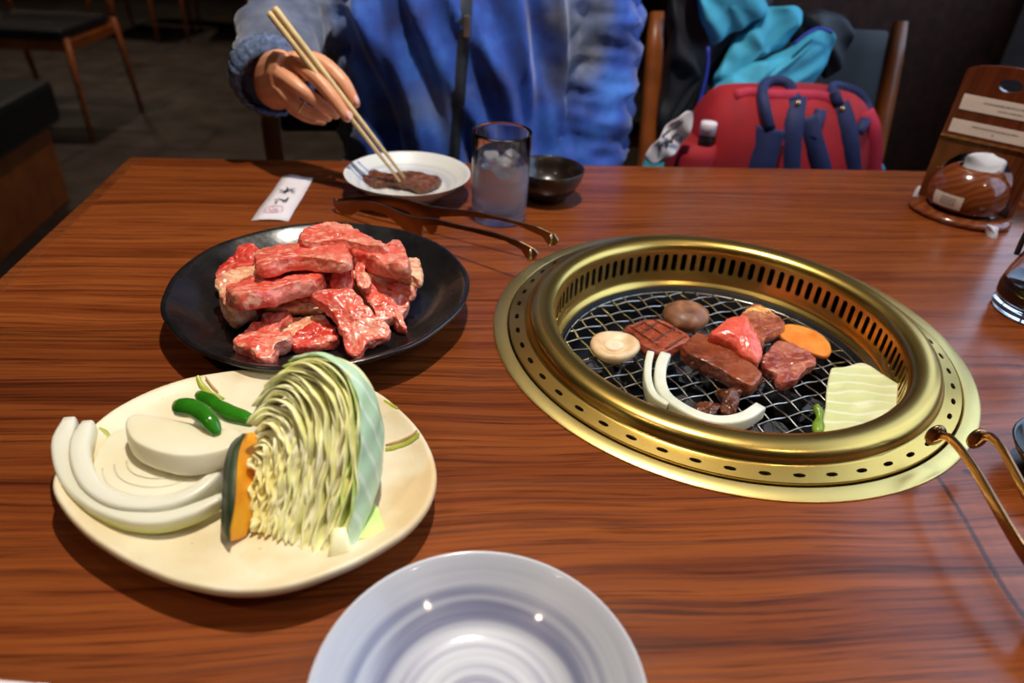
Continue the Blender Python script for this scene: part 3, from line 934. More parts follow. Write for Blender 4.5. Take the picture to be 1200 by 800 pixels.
# ------------------------------------------------------------------ raw beef heaped on the black plate
def mc(l):
    return zc(l, 4.444, 240, 250)
G = 'raw beef pieces on the black plate'
heap = [
 ([(250, 470), (330, 420), (460, 440), (600, 450), (690, 420), (740, 330), (700, 270), (600, 250), (460, 260), (330, 300), (240, 380)], .032, .018, M_MEAT2, 'dark red slice buried at the middle of the raw beef heap', 0, 0),
 ([(520, 260), (640, 200), (780, 190), (900, 210), (960, 260), (900, 320), (780, 340), (640, 340), (540, 330)], .043, .024, M_FATTY, 'pale fatty chunk inside the raw beef heap under the top slices', 0, 0),
 ([(245, 448), (300, 428), (400, 436), (540, 446), (610, 490), (460, 502), (330, 492)], .030, .008, M_FATTY, 'thin yellow edged slice tucked under the long bar of raw beef', 0, 0.3),
 ([(480, 118), (500, 85), (560, 55), (640, 46), (740, 55), (820, 92), (900, 128), (955, 165), (880, 170), (780, 150), (700, 140), (600, 142), (510, 140)], .066, .013, M_MEAT, 'pink marbled slice lying highest at the back of the beef heap', 0, -.1),
 ([(50, 320), (85, 262), (150, 222), (165, 185), (215, 168), (280, 182), (290, 212), (255, 232), (245, 280), (170, 305), (70, 345)], .040, .014, M_MEAT2, 'crumpled bright red scrap of beef at the rim side of the heap', 0.2, 0.2),
 ([(70, 345), (120, 310), (210, 275), (300, 255), (310, 300), (215, 345), (150, 385), (160, 420), (230, 430), (250, 470), (190, 500), (130, 525), (92, 480), (80, 410)], .038, .020, M_FATTY, 'wide yellowish fatty beef chunk under the long bar end', 0, 0.15),
 ([(115, 372), (190, 332), (270, 312), (360, 300), (450, 268), (560, 242), (618, 262), (630, 305), (600, 338), (520, 352), (420, 372), (330, 392), (230, 412), (150, 415)], .050, .016, M_MEAT, 'long thick bar of pink beef with a blunt rounded end', 0.05, -.25),
 ([(255, 228), (300, 182), (390, 150), (520, 134), (640, 134), (725, 152), (750, 190), (748, 240), (700, 252), (600, 236), (500, 226), (380, 250), (290, 268)], .063, .012, M_MEAT, 'broad orange pink slab of beef across the top of the heap', 0.05, -.15),
 ([(745, 152), (800, 136), (890, 148), (975, 160), (1010, 128), (1035, 160), (1062, 250), (960, 250), (870, 222), (800, 205), (750, 190)], .058, .016, M_MEAT, 'pale pink beef slice with a raised pointed corner', 0, -.2),
 ([(835, 262), (880, 238), (1000, 245), (1060, 262), (1062, 234), (1128, 244), (1142, 290), (1125, 328), (1060, 312), (960, 306), (850, 312)], .046, .012, M_FATTY, 'pale fat streaked beef bar reaching furthest over the black plate', 0, -.1),
 ([(850, 322), (960, 312), (1060, 328), (1092, 350), (1080, 398), (1000, 380), (880, 358)], .036, .012, M_MEAT, 'pink beef bar directly beneath the fat streaked bar', 0, -.1),
 ([(690, 255), (740, 238), (765, 290), (755, 375), (705, 418), (662, 398), (662, 320), (676, 275)], .050, .012, M_MEAT2, 'short red folded strip hanging down the middle of the heap', 0, .55),
 ([(786, 222), (820, 208), (850, 222), (838, 290), (868, 380), (838, 412), (800, 385), (792, 310), (780, 262)], .050, .011, M_MEAT, 'narrow twisted pink strip hanging beside the folded red strip', 0, .55),
 ([(845, 440), (835, 395), (880, 368), (940, 368), (948, 408), (1005, 408), (1062, 482), (1036, 530), (1052, 592), (1018, 582), (985, 535), (935, 556), (880, 510)], .030, .014, M_MEAT, 'curled beef piece with a drooping tail on the bare black plate', -.1, .2),
 ([(365, 592), (430, 548), (560, 532), (640, 540), (600, 582), (500, 612), (430, 628)], .022, .009, M_FATTY, 'small peach coloured fat strip between two front beef pieces', 0, .1),
 ([(458, 652), (500, 612), (560, 572), (640, 558), (692, 640), (660, 668), (580, 684), (490, 698)], .021, .009, M_MEAT2, 'flat red triangular beef slice lying on the bare black plate', 0, .15),
 ([(152, 655), (200, 612), (240, 552), (290, 540), (280, 500), (350, 494), (452, 508), (430, 540), (380, 562), (368, 602), (430, 610), (428, 660), (370, 680), (352, 742), (270, 752), (220, 712), (170, 702)], .027, .014, M_MEAT, 'crumpled speckled beef piece lying apart in front of the heap', 0, .12),
 ([(552, 418), (640, 394), (740, 404), (800, 430), (850, 500), (905, 560), (952, 592), (955, 642), (850, 680), (836, 738), (778, 738), (740, 702), (700, 622), (650, 522), (600, 462)], .036, .010, M_MEAT, 'large flat marbled beef slice draped down the front of the heap', 0, .45),
]
for i, (l, z0, t, mat, lab, gx, gy) in enumerate(heap):
    meat('raw_beef', mc(l), z0, t, mat, lab, 'meat', G, gx, gy, rough=0.0021, rs=80 + 9 * (i % 4), relief=.0044)
# ------------------------------------------------------------------ food on the grate
def gc(l):
    return zc(l, 4.705, 680, 345)
def gd(l):
    return zc(l, 4.704, 830, 345)
GT = GZ + 0.002
def grill_meat(pix, t, mat, label, name='grilled_beef', gx=0, gy=0, **kw):
    return meat(name, pix, GT + t, t, mat, label, 'meat', None, gx, gy, relief=.0016, **kw)
M_SCORE = m_meat('scored_seared_beef', lin((120, 40, 24)), lin((160, 74, 48)), lin((190, 110, 84)), 0.25, 0.2)
o = grill_meat(gc([(245, 180), (290, 155), (340, 138), (420, 135), (480, 150), (540, 185), (605, 225), (590, 255), (530, 285), (455, 318), (400, 305), (340, 270), (310, 225)]), .013, M_SCORE, 'diamond scored seared beef piece between two mushrooms', rough=0.0006)
# the knife scores: shallow dark grooves standing on the seared top
for a, b in (((330, 140), (480, 235)), ((400, 135), (560, 215)), ((275, 175), (430, 280)), ((440, 145), (330, 215)), ((520, 180), (395, 265)), ((585, 225), (470, 295)), ((370, 140), (290, 180))):
    p0, p1 = (P(*gc([q])[0], GT + .0142) for q in (a, b))
    pts = [p0.lerp(p1, i / 5) + V((0, 0, .0002 * math.sin(i))) for i in range(6)]
    tube('score_mark', pts, [.0004, .0007, .0008, .0008, .0007, .0004], M_CRUMB, o, 6)
grill_meat(gc([(560, 275), (570, 262), (600, 235), (632, 207), (645, 200), (662, 204), (700, 220), (770, 260), (850, 308), (930, 362), (998, 424), (1008, 435), (1004, 446), (975, 480), (950, 500), (938, 500), (870, 468), (780, 415), (690, 372), (600, 330), (568, 302), (560, 290)]), .015, M_BROWNMEAT, 'long rectangular slab of seared brown beef on the grate', rough=0.0007)
grill_meat(gc([(880, 130), (910, 90), (960, 45), (1010, 60), (1090, 110), (1130, 160), (1075, 195), (1030, 215), (1000, 255), (960, 235), (920, 180)]), .012, M_HALFMEAT, 'greyish half cooked beef slice propped behind the raw pink piece', gy=-.2)
grill_meat(gc([(722, 215), (760, 175), (795, 140), (850, 118), (915, 108), (940, 150), (975, 210), (1000, 275), (1005, 340), (980, 375), (940, 350), (890, 330), (850, 275), (790, 245)]), .024, M_RAWPINK, 'raw salmon pink beef chunk leaning on the brown slab', bulge=.006, gy=.25, rough=0.0010)
grill_meat(gd([(300, 360), (315, 320), (360, 270), (400, 248), (450, 265), (520, 300), (570, 325), (592, 350), (575, 395), (520, 425), (480, 460), (420, 482), (385, 480), (370, 430), (320, 410)]), .010, M_HALFMEAT, 'blistered seared beef slice beside the carrot disc', rough=0.0018, rs=150)
for l, lab in (([(620, 640), (660, 590), (710, 585), (765, 610), (760, 655), (700, 672), (640, 665)], 'small browned meat scrap inside the curve of the onion'),
               ([(755, 505), (800, 520), (850, 510), (880, 540), (860, 580), (870, 630), (810, 650), (775, 615), (795, 570)], 'small browned meat scrap between onion and long brown slab')):
    meat('meat_scrap', gc(l), GT + .009, .009, M_CRUMB, lab, 'meat', 'meat scraps on the grate', rough=.0022, rs=220, bulge=.003)
# mushrooms
def m_mush(name, a, b, c):
    m = NT(name)
    m.p(color=m.ramp(m.noise(45, 5), [(0.3, a), (0.5, b), (0.7, c)]), rough=0.45, sss=0.1, ssss=0.004)
    m.bump(m.noise(160, 4), 0.4, 0.001)
    return m.m
M_MUSH = m_mush('cream_mushroom', lin((206, 160, 110)), lin((228, 196, 152)), lin((238, 214, 178)))
M_MUSHD = m_mush('brown_mushroom', lin((84, 46, 28)), lin((140, 92, 64)), lin((196, 150, 118)))
cm = P(720, 408, GT + .010)
mu = thing('mushroom', V((cm.x, cm.y, GT)), 'pale mushroom cap lying stem side up on the grate', 'mushroom')
def mwob(a):
    return 1 + .05 * math.sin(2 * a + .5) + .03 * math.sin(3 * a + 1)
o = lathe('cap', [(0, 0), (.010, .0005), (.017, .004), (.0222, .009), (.0232, .0125), (.0222, .0155), (.0195, .0165), (.0160, .0155), (.0125, .0130), (.0095, .0122), (.0, .0122)], V((cm.x, cm.y, GT)), M_MUSH, mu, 48, mwob)
o = lathe('cut_stem', [(.0090, .0115), (.0088, .0138), (.0078, .0148), (.0040, .0152), (0, .0153)], V((cm.x - .001, cm.y, GT)), m_mush('mushroom_stem', lin((226, 200, 160)), lin((238, 220, 188)), lin((244, 230, 204))), mu, 32, mwob)
cm = P(803, 372, GT + .008)
o = lathe('mushroom', [(0, 0), (.016, .0005), (.0215, .003), (.0238, .008), (.0225, .0145), (.017, .0190), (.010, .0210), (0, .0214)], V((cm.x, cm.y, GT)), M_MUSHD, base=V((cm.x, cm.y, GT)), n=48, wob=mwob)
setp(o, 'browned mushroom cap lying domed side up behind the scored beef', 'mushroom')
# carrot disc
m = NT('carrot')
m.p(color=m.ramp(m.noise(60, 4), [(0.3, lin((232, 122, 34))), (0.7, lin((246, 164, 78)))]), rough=0.35, sss=0.15, sssr=(1, .4, .1), ssss=.005)
m.bump(m.noise(200, 3), 0.2, .0006)
M_CARROT = m.m
pix = gd([(392, 195), (410, 170), (455, 160), (520, 172), (590, 200), (640, 232), (675, 280), (672, 325), (640, 338), (590, 325), (520, 298), (450, 262), (405, 230)])
meat('carrot_slice', pix, GT + .0060, .0055, M_CARROT, 'orange carrot disc on the grate against the blistered beef', 'carrot', gy=.10, rough=.0002, bulge=.0003, edge=.12, sub=1)
# onion on the grate: two nested curved layers
M_X = None
m = NT('grilled_onion')
m.p(color=m.ramp(m.noise(30, 3), [(0.3, lin((214, 216, 188))), (0.7, lin((238, 238, 224)))]), rough=0.3, sss=0.3, sssr=(1, .95, .7), ssss=.006)
m.bump(m.noise(1, 3, m.map((60, 60, 500))), 0.1, .0005)
M_ONIONG = m.m
on = thing('onion_slice', P(*gc([(600, 640)])[0], GT), 'white curved onion slice of two layers on the grate', 'onion')
def arc(name, pix, z, w, h, mat, parent, nst=26, taper=True, power=3.2, dz=None):
    pts = spline([P(x, y, z) for x, y in pix], nst)
    if dz:
        d = spline1(dz, nst)
        pts = [p + V((0, 0, q)) for p, q in zip(pts, d)]
    rad = []
    for i in range(nst):
        t = i / (nst - 1)
        k = min(1.0, 0.62 + 4 * min(t, 1 - t)) * (1.12 - .38 * t) if taper else 1.0
        rad.append((w * k, h * (0.8 + .2 * k)))
    o = tube(name, pts, rad, mat, parent, 12, power=power)
    return o
arc('layer', gc([(380, 362), (368, 420), (372, 500), (395, 565), (430, 600), (480, 628)]), GT + .0065, .0034, .0060, M_ONIONG, on, power=7, taper=False, dz=[.005, .003, 0, 0, 0, 0])
arc('layer', gc([(462, 368), (440, 420), (438, 500), (465, 575), (530, 630), (620, 680), (720, 712), (820, 715), (910, 690), (985, 640)]), GT + .0070, .0052, .0064, M_ONIONG, on, power=7, taper=False, dz=[.004, .002, 0, 0, 0, 0, 0, 0, 0, 0])
# cabbage leaf and green scrap on the grate
def m_leaf(name, a, b, vein, rough=0.4):
    m = NT(name)
    x, y, z = m.sep()
    base_ = m.ramp(m.noise(18, 4), [(0.3, a), (0.7, b)])
    wv = m.n('TexWave', Scale=26.0, Distortion=3.0, Detail=2.0)
    m.set(wv.inputs['Vector'], m.map((1, 1, .2), (0, 0, -1.25)))
    c = m.mix(m.ramp(wv.outputs['Fac'], [(0.80, (0, 0, 0)), (0.98, (.75, .75, .75))]), base_, vein)
    m.p(color=c, rough=rough, sss=0.25, sssr=(.7, 1, .35), ssss=.004)
    m.bump(m.math('ADD', wv.outputs['Fac'], m.noise(120, 3)), 0.25, .0012)
    return m.m
M_LEAFG = m_leaf('grilled_cabbage', lin((206, 212, 146)), lin((228, 232, 184)), lin((238, 238, 214)))
leafpx = gd([(672, 420), (685, 402), (760, 388), (830, 376), (880, 392), (940, 432), (1000, 470), (1040, 495), (1085, 525), (1102, 560), (1080, 615), (1010, 665), (920, 715), (820, 755), (720, 790), (625, 800), (630, 720), (645, 620), (655, 520)])
def leaf_warp(q, c):
    d = q - c
    return q + V((0, 0, .0016 * math.sin(d.x * 160 + d.y * 60) + .10 * d.x * abs(d.x) * 4))
v, f = slab_vf(tilt_outline(leafpx, GT + .014, .20, .05), (0, 0, -1), .0035, n=64, rough=.0004, warp=leaf_warp, side=1.0)
o = mesh('cabbage_leaf', v, f, M_LEAFG, base=P(*gd([(850, 600)])[0], GT))
mod(o, 'SUBSURF', levels=1, render_levels=1)
setp(o, 'pale green flat cabbage leaf piece on the grate', 'cabbage')
M_CHILI = plain('glossy_green_pepper', lin((46, 122, 20)), 0.16, 0.45, 40, coat=0.5)
M_LIME = plain('charred_green_stalk', lin((128, 160, 40)), 0.35, 0.4, 90)
o = tube('green_scrap', spline([P(*gd([q])[0], GT + h) for q, h in (((590, 610), .014), ((612, 650), .011), ((608, 710), .008), ((602, 770), .006))], 10), [(.0022, .003), (.004, .003), (.0045, .004), (.003, .003), (.0025, .003), (.004, .004), (.005, .004), (.005, .004), (.0045, .004), (.003, .003)], M_LIME, base=P(*gd([(605, 720)])[0], GT))
setp(o, 'narrow green vegetable stalk beside the cabbage leaf on the grate', 'vegetable')
# ------------------------------------------------------------------ vegetables on the stoneware plate
def oc(l):
    return zc(l, 4.446, 60, 460)
m = NT('raw_onion')
nn = m.noise(14, 3)
m.p(color=m.ramp(nn, [(0.3, lin((232, 222, 184))), (0.7, lin((244, 238, 216)))]), rough=0.3, sss=0.35, sssr=(1, .95, .7), ssss=.008)
m.bump(m.noise(60, 3), 0.08, .0006)
M_ONION = m.m
m = NT('green_tinged_onion')
zz = m.sep()[2]
m.p(color=m.ramp(m.math('ADD', zz, m.math('MULTIPLY', m.noise(30, 3), 0.004)), [(0.0085, lin((206, 210, 130))), (0.0130, lin((230, 226, 206)))]), rough=0.3, sss=0.3, sssr=(1, .95, .7), ssss=.008)
M_ONION2 = m.m
on = thing('onion_slice', P(180, 570, .016), 'large raw white onion slice with loose green tinged outer layers', 'onion')
BZ = .016
arc('outer_layer', oc([(118, 190), (75, 300), (88, 420), (150, 520), (270, 610), (430, 668), (590, 676), (740, 640), (900, 572)]), BZ + .0075, .0058, .0052, M_ONION2, on, 40, power=5, dz=[.006, .004, .001, 0, 0, 0, 0, .001, .002])
arc('middle_layer', oc([(210, 205), (165, 310), (175, 420), (235, 520), (350, 590), (500, 610), (650, 590), (780, 530), (910, 420)]), BZ + .0092, .0056, .0066, M_ONION2, on, 40, power=5, dz=[.004, .003, .001, 0, 0, 0, 0, .001, .002])
disc = oc([(330, 195), (250, 270), (212, 380), (225, 480), (300, 545), (430, 580), (560, 580), (700, 545), (820, 470), (900, 380), (860, 300), (700, 230), (520, 190), (420, 180)])
v, f = slab_vf([P(x, y, BZ + .0135) for x, y in disc], (0, 0, -1), .011, n=56, bulge=-.0010, rough=.0003)
o = mesh('core_layers', v, f, M_ONION, on)
mod(o, 'SUBSURF', levels=1, render_levels=1)
for s in (.86, .70, .54, .38):                     # the fine rings of the cut face
    pts = closed_spline([P(x, y, BZ + .0129) for x, y in disc], 48)
    c = sum(pts, V()) / 48
    c = c + V((.004, .012, 0))
    ring = [c + (p - c) * s for p in pts]
    tube('ring_line', [p for p in ring[8:40]], .0005, M_ONION, on, 6)
# second slab resting on the first
top = oc([(384, 160), (400, 122), (440, 108), (520, 116), (640, 138), (760, 165), (860, 195), (960, 190), (1000, 215), (960, 265), (880, 300), (760, 325), (640, 325), (520, 295), (420, 240)])
out = tilt_outline(top, BZ + .030, .02, .06)
v, f = slab_vf(out, (0.05, -.38, -1), .014, n=56, bulge=.0004, rough=.0003, under=.96, edge=.08, side=1.015)
o = mesh('onion_wedge', v, f, M_ONION, base=sum(out, V()) / len(out) + V((0, 0, -.014)))
mod(o, 'SUBSURF', levels=1, render_levels=1)
setp(o, 'thick smooth half moon of raw onion resting under the green peppers', 'onion')
# peppers
def pepper(pix, zs, rad, label, mat=M_CHILI):
    pts = spline([P(*q, z) for q, z in zip(oc(pix), zs)], 22)
    rr = spline1(rad, 22)
    th = thing('green_pepper', (pts[10].x, pts[10].y, min(zs) - .006), label, 'pepper', 'small green peppers on the stoneware plate')
    v, f = tube_vf(pts, rr, 16)
    v = [p + V((nz(p, 90), nz(p, 90, 3), nz(p, 90, 7))) * .0009 for p in v]
    o = mesh('flesh', v, f, mat, th)
    mod(o, 'SUBSURF', levels=1, render_levels=1)
    d = (pts[0] - pts[1]).normalized()
    tube('stem_cap', [pts[0] - d * .0012, pts[0] + d * .0006, pts[0] + d * .002], [rr[0] * .92, rr[0] * .8, rr[0] * .35], M_CHILID, th, 12)
    return th
M_CHILID = plain('dull_green_stem', lin((92, 116, 34)), 0.5, 0.3, 120)
pepper([(652, 72), (700, 78), (760, 92), (815, 140), (848, 185), (866, 225)], (.052, .052, .052, .051, .049, .047), [.0052, .0062, .0062, .0058, .0050, .0022], 'curved glossy green pepper with its blunt tip on the onion wedge')
pepper([(772, 12), (820, 45), (880, 85), (950, 115), (1020, 140), (1060, 150)], (.036, .036, .036, .036, .036, .036), [.0040, .0056, .0060, .0060, .0056, .0040], 'straight green pepper partly hidden behind the cabbage wedge')
# pumpkin slice
M_SKIN = None
m = NT('kabocha_skin')
m.p(color=m.ramp(m.noise(70, 4, m.map((1, .4, 1))), [(0.35, lin((38, 52, 34))), (0.62, lin((74, 86, 62))), (0.8, lin((112, 122, 96)))]), rough=0.38)
M_SKIN = m.m
m = NT('pumpkin_flesh')
m.p(color=m.ramp(m.noise(60, 4), [(0.3, lin((226, 138, 16))), (0.7, lin((246, 178, 44)))]), rough=0.42, sss=.15, sssr=(1, .5, .1), ssss=.004)
m.bump(m.noise(180, 4), .3, .0008)
M_FLESH = m.m
Lp = oc([(1000, 212), (940, 268), (908, 360), (897, 480), (892, 600), (891, 708), (922, 772)])
Mp = oc([(1012, 214), (978, 290), (962, 400), (956, 520), (945, 620), (926, 715), (930, 774)])
Rp = oc([(1024, 218), (1022, 300), (1015, 400), (998, 480), (978, 600), (955, 720), (936, 776)])
Rp = [((a[0] + b[0]) / 2, (a[1] + b[1]) / 2) for a, b in zip(Mp, Rp)]
zs = spline1([.050, .052, .050, .045, .038, .030, .024], 7)
rows = []
for i in range(7):
    m_ = P(*Mp[i], zs[i])
    l_ = P(*Lp[i], zs[i] - .005)
    r_ = P(*Rp[i], zs[i] - .003)
    k = (.3, .8, 1, 1, .9, .6, .3)[i]
    b1 = l_ + V((.004, .004, -.010 * k))
    b2 = r_ + V((.006, .006, -.010 * k))
    rows.append([l_, m_, r_, b2, b1])
dense = [spline([r[j] for r in rows], 25) for j in range(5)]
pk = thing('pumpkin_slice', P(268, 600, .016), 'thin pumpkin slice with dark green skin and orange flesh leaning on the cabbage', 'pumpkin')
def ribbon(name, js, mat, close=True):
    v, f = [], []
    for i in range(25):
        for j in js:
            v.append(dense[j][i])
    n_ = len(js)
    for i in range(24):
        for j in range(n_ - 1):
            a = i * n_ + j
            f.append((a, a + 1, a + n_ + 1, a + n_))
    return mesh(name, v, f, mat, pk)
o = ribbon('skin', [4, 0, 1], M_SKIN)
mod(o, 'SOLIDIFY', thickness=.0009, offset=0)
v, f = [], []
for i in range(25):
    for j in (0, 1, 2, 3, 4):
        v.append(dense[j][i] + V((.0006, .0004, -.0004)))
for i in range(24):
    for j in range(5):
        a, b = i * 5 + j, i * 5 + (j + 1) % 5
        f.append((a, b, b + 5, a + 5))
f += [(4, 3, 2, 1, 0), tuple(range(120, 125))]
sharp(mesh('flesh', v, f, M_FLESH, pk), 35)
# ------------------------------------------------------------------ cabbage wedge: nested leaves cut across
def kc(l):
    return zc(l, 3.077, 260, 405)
cb0, cb1 = P(281, 622, .017), P(407, 656, .017)
ca = (cb1 - cb0).normalized()
ch = V((ca.y, -ca.x, 0))                          # horizontal, towards the viewer's side
lean = math.radians(38)
cn = (ch * math.cos(lean) + V((0, 0, 1)) * math.sin(lean)).normalized()
keys = [
 [(104, 405), (118, 440), (112, 490), (98, 560), (84, 620), (72, 645)],
 [(120, 380), (150, 400), (150, 450), (140, 520), (118, 600), (104, 662)],
 [(120, 330), (150, 300), (188, 330), (190, 410), (172, 520), (138, 672)],
 [(135, 300), (165, 262), (222, 300), (228, 400), (205, 520), (172, 684)],
 [(92, 282), (160, 222), (240, 262), (262, 380), (240, 520), (205, 700)],
 [(112, 235), (180, 165), (265, 205), (302, 330), (282, 520), (245, 718)],
 [(125, 200), (205, 125), (302, 165), (348, 300), (325, 520), (285, 742)],
 [(140, 175), (240, 92), (342, 130), (402, 280), (375, 530), (330, 768)],
 [(205, 100), (300, 62), (392, 112), (452, 260), (425, 540), (372, 772)],
 [(240, 50), (335, 32), (425, 82), (492, 240), (470, 540), (425, 772)]]
NS = 44
kcur = []
for l in keys:
    kcur.append(spline([PN(x, y, cb0, cn) for x, y in kc(l)], NS))
NL = 42
cab = thing('cabbage_wedge', V((P(345, 620, .017).x, P(345, 620, .017).y, .0165)), 'pale green raw cabbage wedge standing with its layered cut face showing', 'cabbage')
def m_cab(name, a, b, rough=.38):
    m = NT(name)
    m.p(color=m.ramp(m.noise(45, 4), [(0.3, a), (0.7, b)]), rough=rough, sss=.08, sssr=(1, 1, .5), ssss=.002)
    m.bump(m.noise(130, 3), .2, .0008)
    return m.m
CABM = [m_cab('cabbage_heart', lin((250, 238, 160)), lin((254, 249, 204))), m_cab('cabbage_cream', lin((251, 245, 192)), lin((254, 252, 228))), m_cab('cabbage_lime', lin((244, 242, 160)), lin((252, 250, 200))), m_cab('cabbage_outer', lin((186, 214, 108)), lin((220, 232, 152)))]
depthdir = (-cn + ca * .02).normalized()
for li in range(NL):
    u = li / (NL - 1) * (len(kcur) - 1)
    k = min(int(u), len(kcur) - 2)
    w = u - k
    base_c = [a.lerp(b, w) for a, b in zip(kcur[k], kcur[k + 1])]
    frac = li / (NL - 1)
    dep = .014 + .016 * frac
    v, f = [], []
    nd = 5
    amp = .0012 + .0006 * random.random()
    for i, p in enumerate(base_c):
        t = (base_c[min(i + 1, NS - 1)] - base_c[max(i - 1, 0)]).normalized()
        nrm = t.cross(cn).normalized()
        for j in range(nd):
            d = j / (nd - 1)
            s = i / (NS - 1)
            wob = .75 * amp * math.sin(s * (20 + 11 * math.sin(li * 1.7)) + li * 2.1 + d * 1.4) * (0.4 + .9 * s) * (1 + nz((s * 4, li * 5.7, 0), 1)) + .0030 * nz((s * 3, d * 1.2, li * .9), 1.6)
            jag = cn * (.0040 * nz((s * 7, li * 3.3, 0), 1.0) + (.0020 if li % 3 == 0 else 0) + .0015 * nz((s * 30, li * 1.3, 0), 1.0)) * (1 - d)
            q = p + nrm * wob + depthdir * (dep * d * (.35 + .65 * math.sin(math.pi * min(1, s * 1.05 + .08)) ** .5)) + jag + t * (.003 * nz((li * 2.7, s, 5.1), 1) if s > .9 else 0)
            q.z = max(q.z, .0172)
            v.append(q)
            if i and j:
                a = i * nd + j
                f.append((a - nd - 1, a - nd, a, a - 1))
    mi = 0 if frac < .3 else (1 if li % 3 else 2)
    if frac > .88:
        mi = 2 if li % 2 else 3
    o = mesh('leaf_layer', v, f, CABM[mi], cab)
    mod(o, 'SOLIDIFY', thickness=.0015 + .0008 * random.random(), offset=0)
    mod(o, 'SUBSURF', levels=1, render_levels=1)
# smooth outer leaf wrapping the back of the wedge
near_pix = kc([(240, 48), (335, 30), (425, 80), (475, 150), (498, 250), (496, 360), (485, 480), (465, 600), (445, 700), (425, 774)])
far_pix = kc([(246, 44), (350, 28), (470, 85), (545, 170), (578, 270), (582, 390), (562, 510), (530, 600), (492, 670), (470, 720)])
fd = [.001, .006, .020, .030, .034, .034, .030, .024, .016, .010]
nc = spline([PN(x, y, cb0, cn) for x, y in near_pix], 34)
fc = spline([PN(x, y, cb0 - cn * d, cn) for (x, y), d in zip(far_pix, fd)], 34)
v, f = [], []
for i in range(34):
    for j in range(9):
        d = j / 8
        p = nc[i].lerp(fc[i], d)
        out_ = (ca * .9 + V((0, 0, .3))).normalized()
        p = p + out_ * (.004 * math.sin(math.pi * d) + .0006 * math.sin(i * 1.1 + j)) + V((0, 0, .0005 * nz(p, 200)))
        p.z = max(p.z, .0175)
        v.append(p)
        if i and j:
            a = i * 9 + j
            f.append((a - 10, a - 9, a, a - 1))
M_OUTLEAF = m_leaf('smooth_outer_cabbage_leaf', lin((176, 212, 166)), lin((210, 232, 200)), lin((226, 240, 216)), .35)
o = mesh('outer_leaf', v, f, M_OUTLEAF, cab)
mod(o, 'SOLIDIFY', thickness=.0014, offset=0)
mod(o, 'SUBSURF', levels=1, render_levels=1)
# white stem foot at the bottom of the outer leaf
a_, b_ = P(*kc([(430, 700)])[0], .022), P(*kc([(425, 775)])[0], .019)
tube('leaf_stem', [a_ + V((0, 0, .010)), (a_ + b_) / 2 + V((0, 0, .004)), b_], [(.0035, .0015), (.0055, .0020), (.0075, .0016)], CABM[0], cab, 14, power=3)
# loose bright leaf scrap
o = slab('cabbage_scrap', tilt_outline(kc([(470, 690), (500, 630), (545, 565), (575, 620), (597, 690), (580, 712), (560, 690)]), .022, .0, .05), .0015, CABM[3], base=P(437, 618, .017), rough=.0006, side=1.0)
setp(o, 'loose lime green cabbage scrap lying beside the wedge', 'cabbage')
# ------------------------------------------------------------------ cooked meat on the small plate
o = meat('grilled_beef', [(420, 198), (430, 197), (445, 202), (462, 203), (475, 201), (495, 203), (515, 206), (514, 212), (505, 218), (490, 219), (472, 214), (455, 211), (438, 214), (428, 211), (423, 205)], .0175, .009, M_CRUMB, 'thin browned beef slice on the small white plate under the chopsticks', 'meat', rough=.0022, rs=120)
# ------------------------------------------------------------------ wooden condiment stand
M_ROSE = m_table_wood('rosewood_lacquer', (0.026, 0.005, 0.002), (0.080, 0.015, 0.005), (0.14, 0.030, 0.009), 0.2, 2.1)
m = NT('turned_wood_rings')
x, y, z = m.sep()
rg = m.n('TexWave', Scale=40.0, Distortion=4.5, Detail=2.0)
rg.bands_direction = 'Z'
m.set(rg.inputs['Vector'], m.map((1, 1, 1), (0.5, 0.35, 0)))
m.p(color=m.ramp(rg.outputs['Fac'], [(0.1, (0.13, 0.029, 0.008)), (0.6, (0.165, 0.040, 0.011)), (0.95, (0.19, 0.050, 0.014))]), rough=0.16, coat=0.4, coatr=.08)
M_TURNED = m.m
sa, sb = P(1082, 226), P(1153, 262)
sa = V((0.655, 0.842, 0))
sb = V((0.722, 0.774, 0))
sdir = (sb - sa).normalized()
sfront = V((sdir.y, -sdir.x, 0))
if sfront.y > 0:
    sfront = -sfront
SC = (sa + sb) / 2 - sdir * .006
st = thing('condiment_stand', SC + sfront * .02, 'upright dark wooden stand with paper labels and an arched opening', 'stand')
